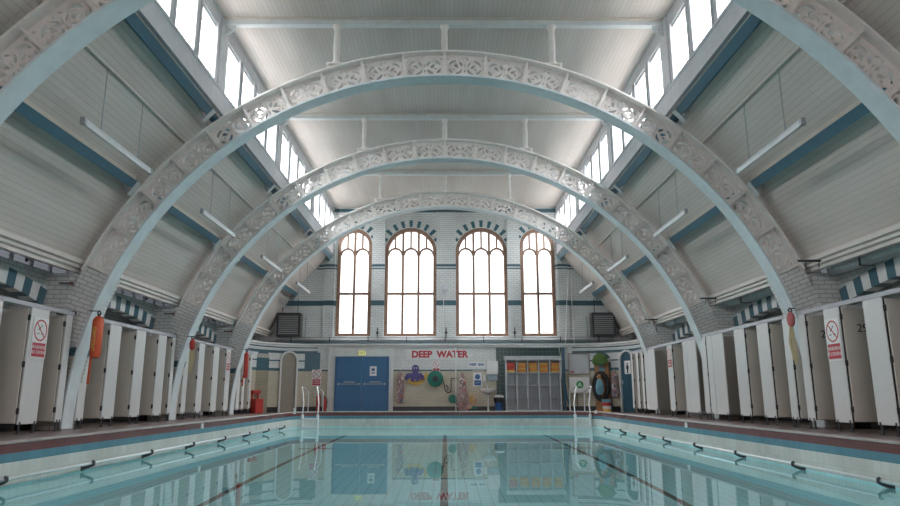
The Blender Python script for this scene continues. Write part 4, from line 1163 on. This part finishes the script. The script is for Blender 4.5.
# arched recess filled with inflatables
t = MB().shape(arched(0.66, 2.2), [], -0.02, 0.04, f3).build('trim_32', [tiles('recess_tile', 'x', [(-3, TEAL), (0.3, (0.3, .27, .2)), (1.5, TEAL), (1.8, WHT), (1.95, TEAL)], bw=0.2, mortar=0.7)])
x, y, rz = on_arc(1, 31, 0.01); t.location = (x, y, 0); t.rotation_euler = (0, 0, rz); struct(t)
t = arc_thing('rescue_board', 'long orange-brown board standing upright in the right-hand niche', 'board', 1, 31, 0.0, 0.12)
MB().shape([(-0.27, 0.0), (0.27, 0.0), (0.27, 1.7)] + arcpts((0, 1.7), 0.27, 0, 180, 12)[1:-1] + [(-0.27, 1.7)], [], -0.03, 0.03, f3).build('deck', M_bagbrown, t)
MB().box((-0.10, -0.035, 1.5), (0.12, -0.03, 1.62)).box((-0.16, -0.035, 1.66), (0.08, -0.03, 1.76)).build('pale_stripe', M_bagblue, t)
t = arc_thing('hanging_bag', 'moss green bag hanging at the top of the right-hand niche', 'bag', 1, 31, 1.72, 0.30)
MB().lathe([(0.20, 0), (0.30, 0.06), (0.30, 0.2), (0.22, 0.36), (0.08, 0.44), (0.02, 0.45)], n=20, T=Matrix.Diagonal((1, 0.3, 1, 1))).build('bag_body', M_baggreen, t, smooth=True)
MB().tube([(-0.1, 0, 0.42), (0, 0, 0.52), (0.1, 0, 0.42)], 0.012, 6).build('bag_strap', M_black, t)
t = arc_thing('rubber_ring', 'large black oval rubber ring leaning in the right-hand niche', 'rubber ring', 1, 31, 0.93, 0.30)
MB().tube([(0.26 * math.cos(2 * PI * k / 28), 0, 0.48 * math.sin(2 * PI * k / 28)) for k in range(28)], 0.085, 10, closed=True).build('ring_tube', M_black, t, smooth=True)
t = arc_thing('cloth_bundle', 'bundle of pale blue cloth seen through the black rubber ring', 'cloth', 1, 31, 0.62, 0.47)
MB().lathe([(0.08, 0), (0.15, 0.1), (0.16, 0.3), (0.12, 0.5), (0.05, 0.6)], n=14, T=Matrix.Diagonal((1, 0.5, 1, 1))).build('cloth', M_bagblue, t, smooth=True)
MB().lathe([(0.04, 0.56), (0.10, 0.6), (0.1, 0.68), (0.04, 0.75)], n=12, T=Matrix.Diagonal((1, 0.5, 1, 1))).build('brown_knot', M_bagbrown, t, smooth=True)
t = arc_thing('striped_tub', 'striped tub of toys on the floor right of the rubber ring', 'tub', 1, 40, 0.0, 0.50)
for z0, z1, m, nm in ((0, .12, M_float_b, 'yellow_band'), (.12, .22, M_sign, 'white_band'), (.22, .34, M_red, 'red_band'), (.34, .46, M_bagblue, 'blue_band')):
    MB().lathe([(0.15 + z0 * .06, z0), (0.15 + z1 * .06, z1)], n=20).build(nm, m, t, smooth=True)
x, y, rz = on_arc(1, 46, 0.16)
netbag(x, y, 0.5, 1.5, 0.07, 0.14, 'net bag of pink and white toys hanging left of the arched teal door', [M_toyw, M_toyr, M_toyb], n=40)

# heaters and pipework on the upper end wall
def heater(sx, label):
    t = thing('fan_heater', label, 'heater', (sx * 6.15 + 0.05, YW_END - 0.45, 2.86))
    MB().box((-0.46, 0, 0.0), (0.46, 0.4, 0.92)).build('casing', flat('heater_casing', (0.10, 0.095, 0.09), 0.5), t, bevel=0.01)
    MB().shape([(-0.46, 0.0), (0.46, 0.0), (0.46, 0.92), (-0.46, 0.92)], [[(-0.38, 0.08), (0.38, 0.08), (0.38, 0.84), (-0.38, 0.84)]], -0.03, 0.0, f3).build('grille_frame', M_darkmetal, t)
    b = MB()
    for k in range(9): b.box((-0.38, -0.02, 0.1 + k * 0.082), (0.38, 0.0, 0.125 + k * 0.082))
    b.build('grille', M_grey, t)
    for u in (-0.3, 0.3): MB().tube([(u, 0.2, 0.92), (u, 0.2, 1.5)], 0.015, 6).build('hanger_rod', M_darkmetal, t)
    MB().tube([(-sx * 0.62, 0.2, 0.0), (-sx * 0.62, 0.2, 0.75), (-sx * 0.46, 0.2, 0.75)], 0.03, 8).build('supply_pipe', M_grey, t)
heater(-1, 'dark grilled fan heater on the ledge left of the arched windows')
heater(1, 'dark grilled fan heater on the ledge right of the arched windows')
t = thing('ledge_pipework', 'long dark pipes running along the ledge under the arched windows', 'pipe', (0, YW_END - 0.35, 2.56))
for z, r, y, nm in ((0.05, 0.04, 0, 'lower_pipe'), (0.17, 0.03, 0.05, 'middle_pipe'), (0.27, 0.018, 0.0, 'upper_pipe')):
    MB().tube([(-6.6, y, z), (6.6, y, z)], r, 8).build(nm, M_grey if z > 0.1 else flat('pipe_teal', (0.08, 0.15, 0.18)), t, smooth=True)
for k in range(9):
    MB().box((-6.0 + k * 1.5 - 0.015, -0.02, -0.0), (-6.0 + k * 1.5 + 0.015, 0.02, 0.29)).build('pipe_stand', M_darkmetal, t)
for x, lb in ((-2.66, 'left pair of windows'), (0.04, 'two middle windows'), (2.74, 'right pair of windows')):
    t = thing('window_winder', 'small dark winder on the ledge between the ' + lb, 'winder', (x, YW_END - 0.2, 2.8))
    MB().tube([(0, 0, 0), (0, 0, 0.42)], 0.022, 8).build('spindle', M_darkmetal, t)
    MB().box((-0.05, -0.04, 0.18), (0.05, 0.04, 0.26)).build('gearbox', M_darkmetal, t)
t = thing('alarm_sounder', 'round white alarm sounder on the central brick pier', 'alarm', (-0.03, YW_END - 0.1, 4.78))
MB().lathe([(0.16, 0), (0.16, 0.05), (0.1, 0.09), (0.0, 0.1)], n=24, T=TX).build('dome', M_lightgrey, t, smooth=True)
MB().box((-0.12, -0.05, -0.28), (0.08, 0, -0.08)).build('junction_box', M_lightgrey, t)
MB().tube([(-0.03, -0.02, -0.28), (-0.03, -0.02, -1.9)], 0.012, 6).build('conduit', M_sign, t)
for dx, lb in ((4.95, 'left'), (5.05, 'right')):
    t = MB().tube([(dx + 0.02, YW_END - 0.15, 5.55), (dx - (0.12 if lb == 'left' else 0.02), YW_END - 0.2, 4.2), (dx - (0.28 if lb == 'left' else 0.04), YW_END - 0.48, 2.58)], 0.012, 6).build('white_rope', M_sign)
    tag(t, '%s of two thin white ropes hanging right of the last window' % lb, 'rope')
t = MB().tube([(4.35, 25.95, 2.5), (4.45, 25.95, 1.9), (4.42, 25.95, 1.2)], 0.012, 6).build('white_rope', M_sign)
tag(t, 'thin white rope hanging in front of the dark green tiles', 'rope')
for x, y, lb in ((-7.0, 23.6, 'left'),):
    pass
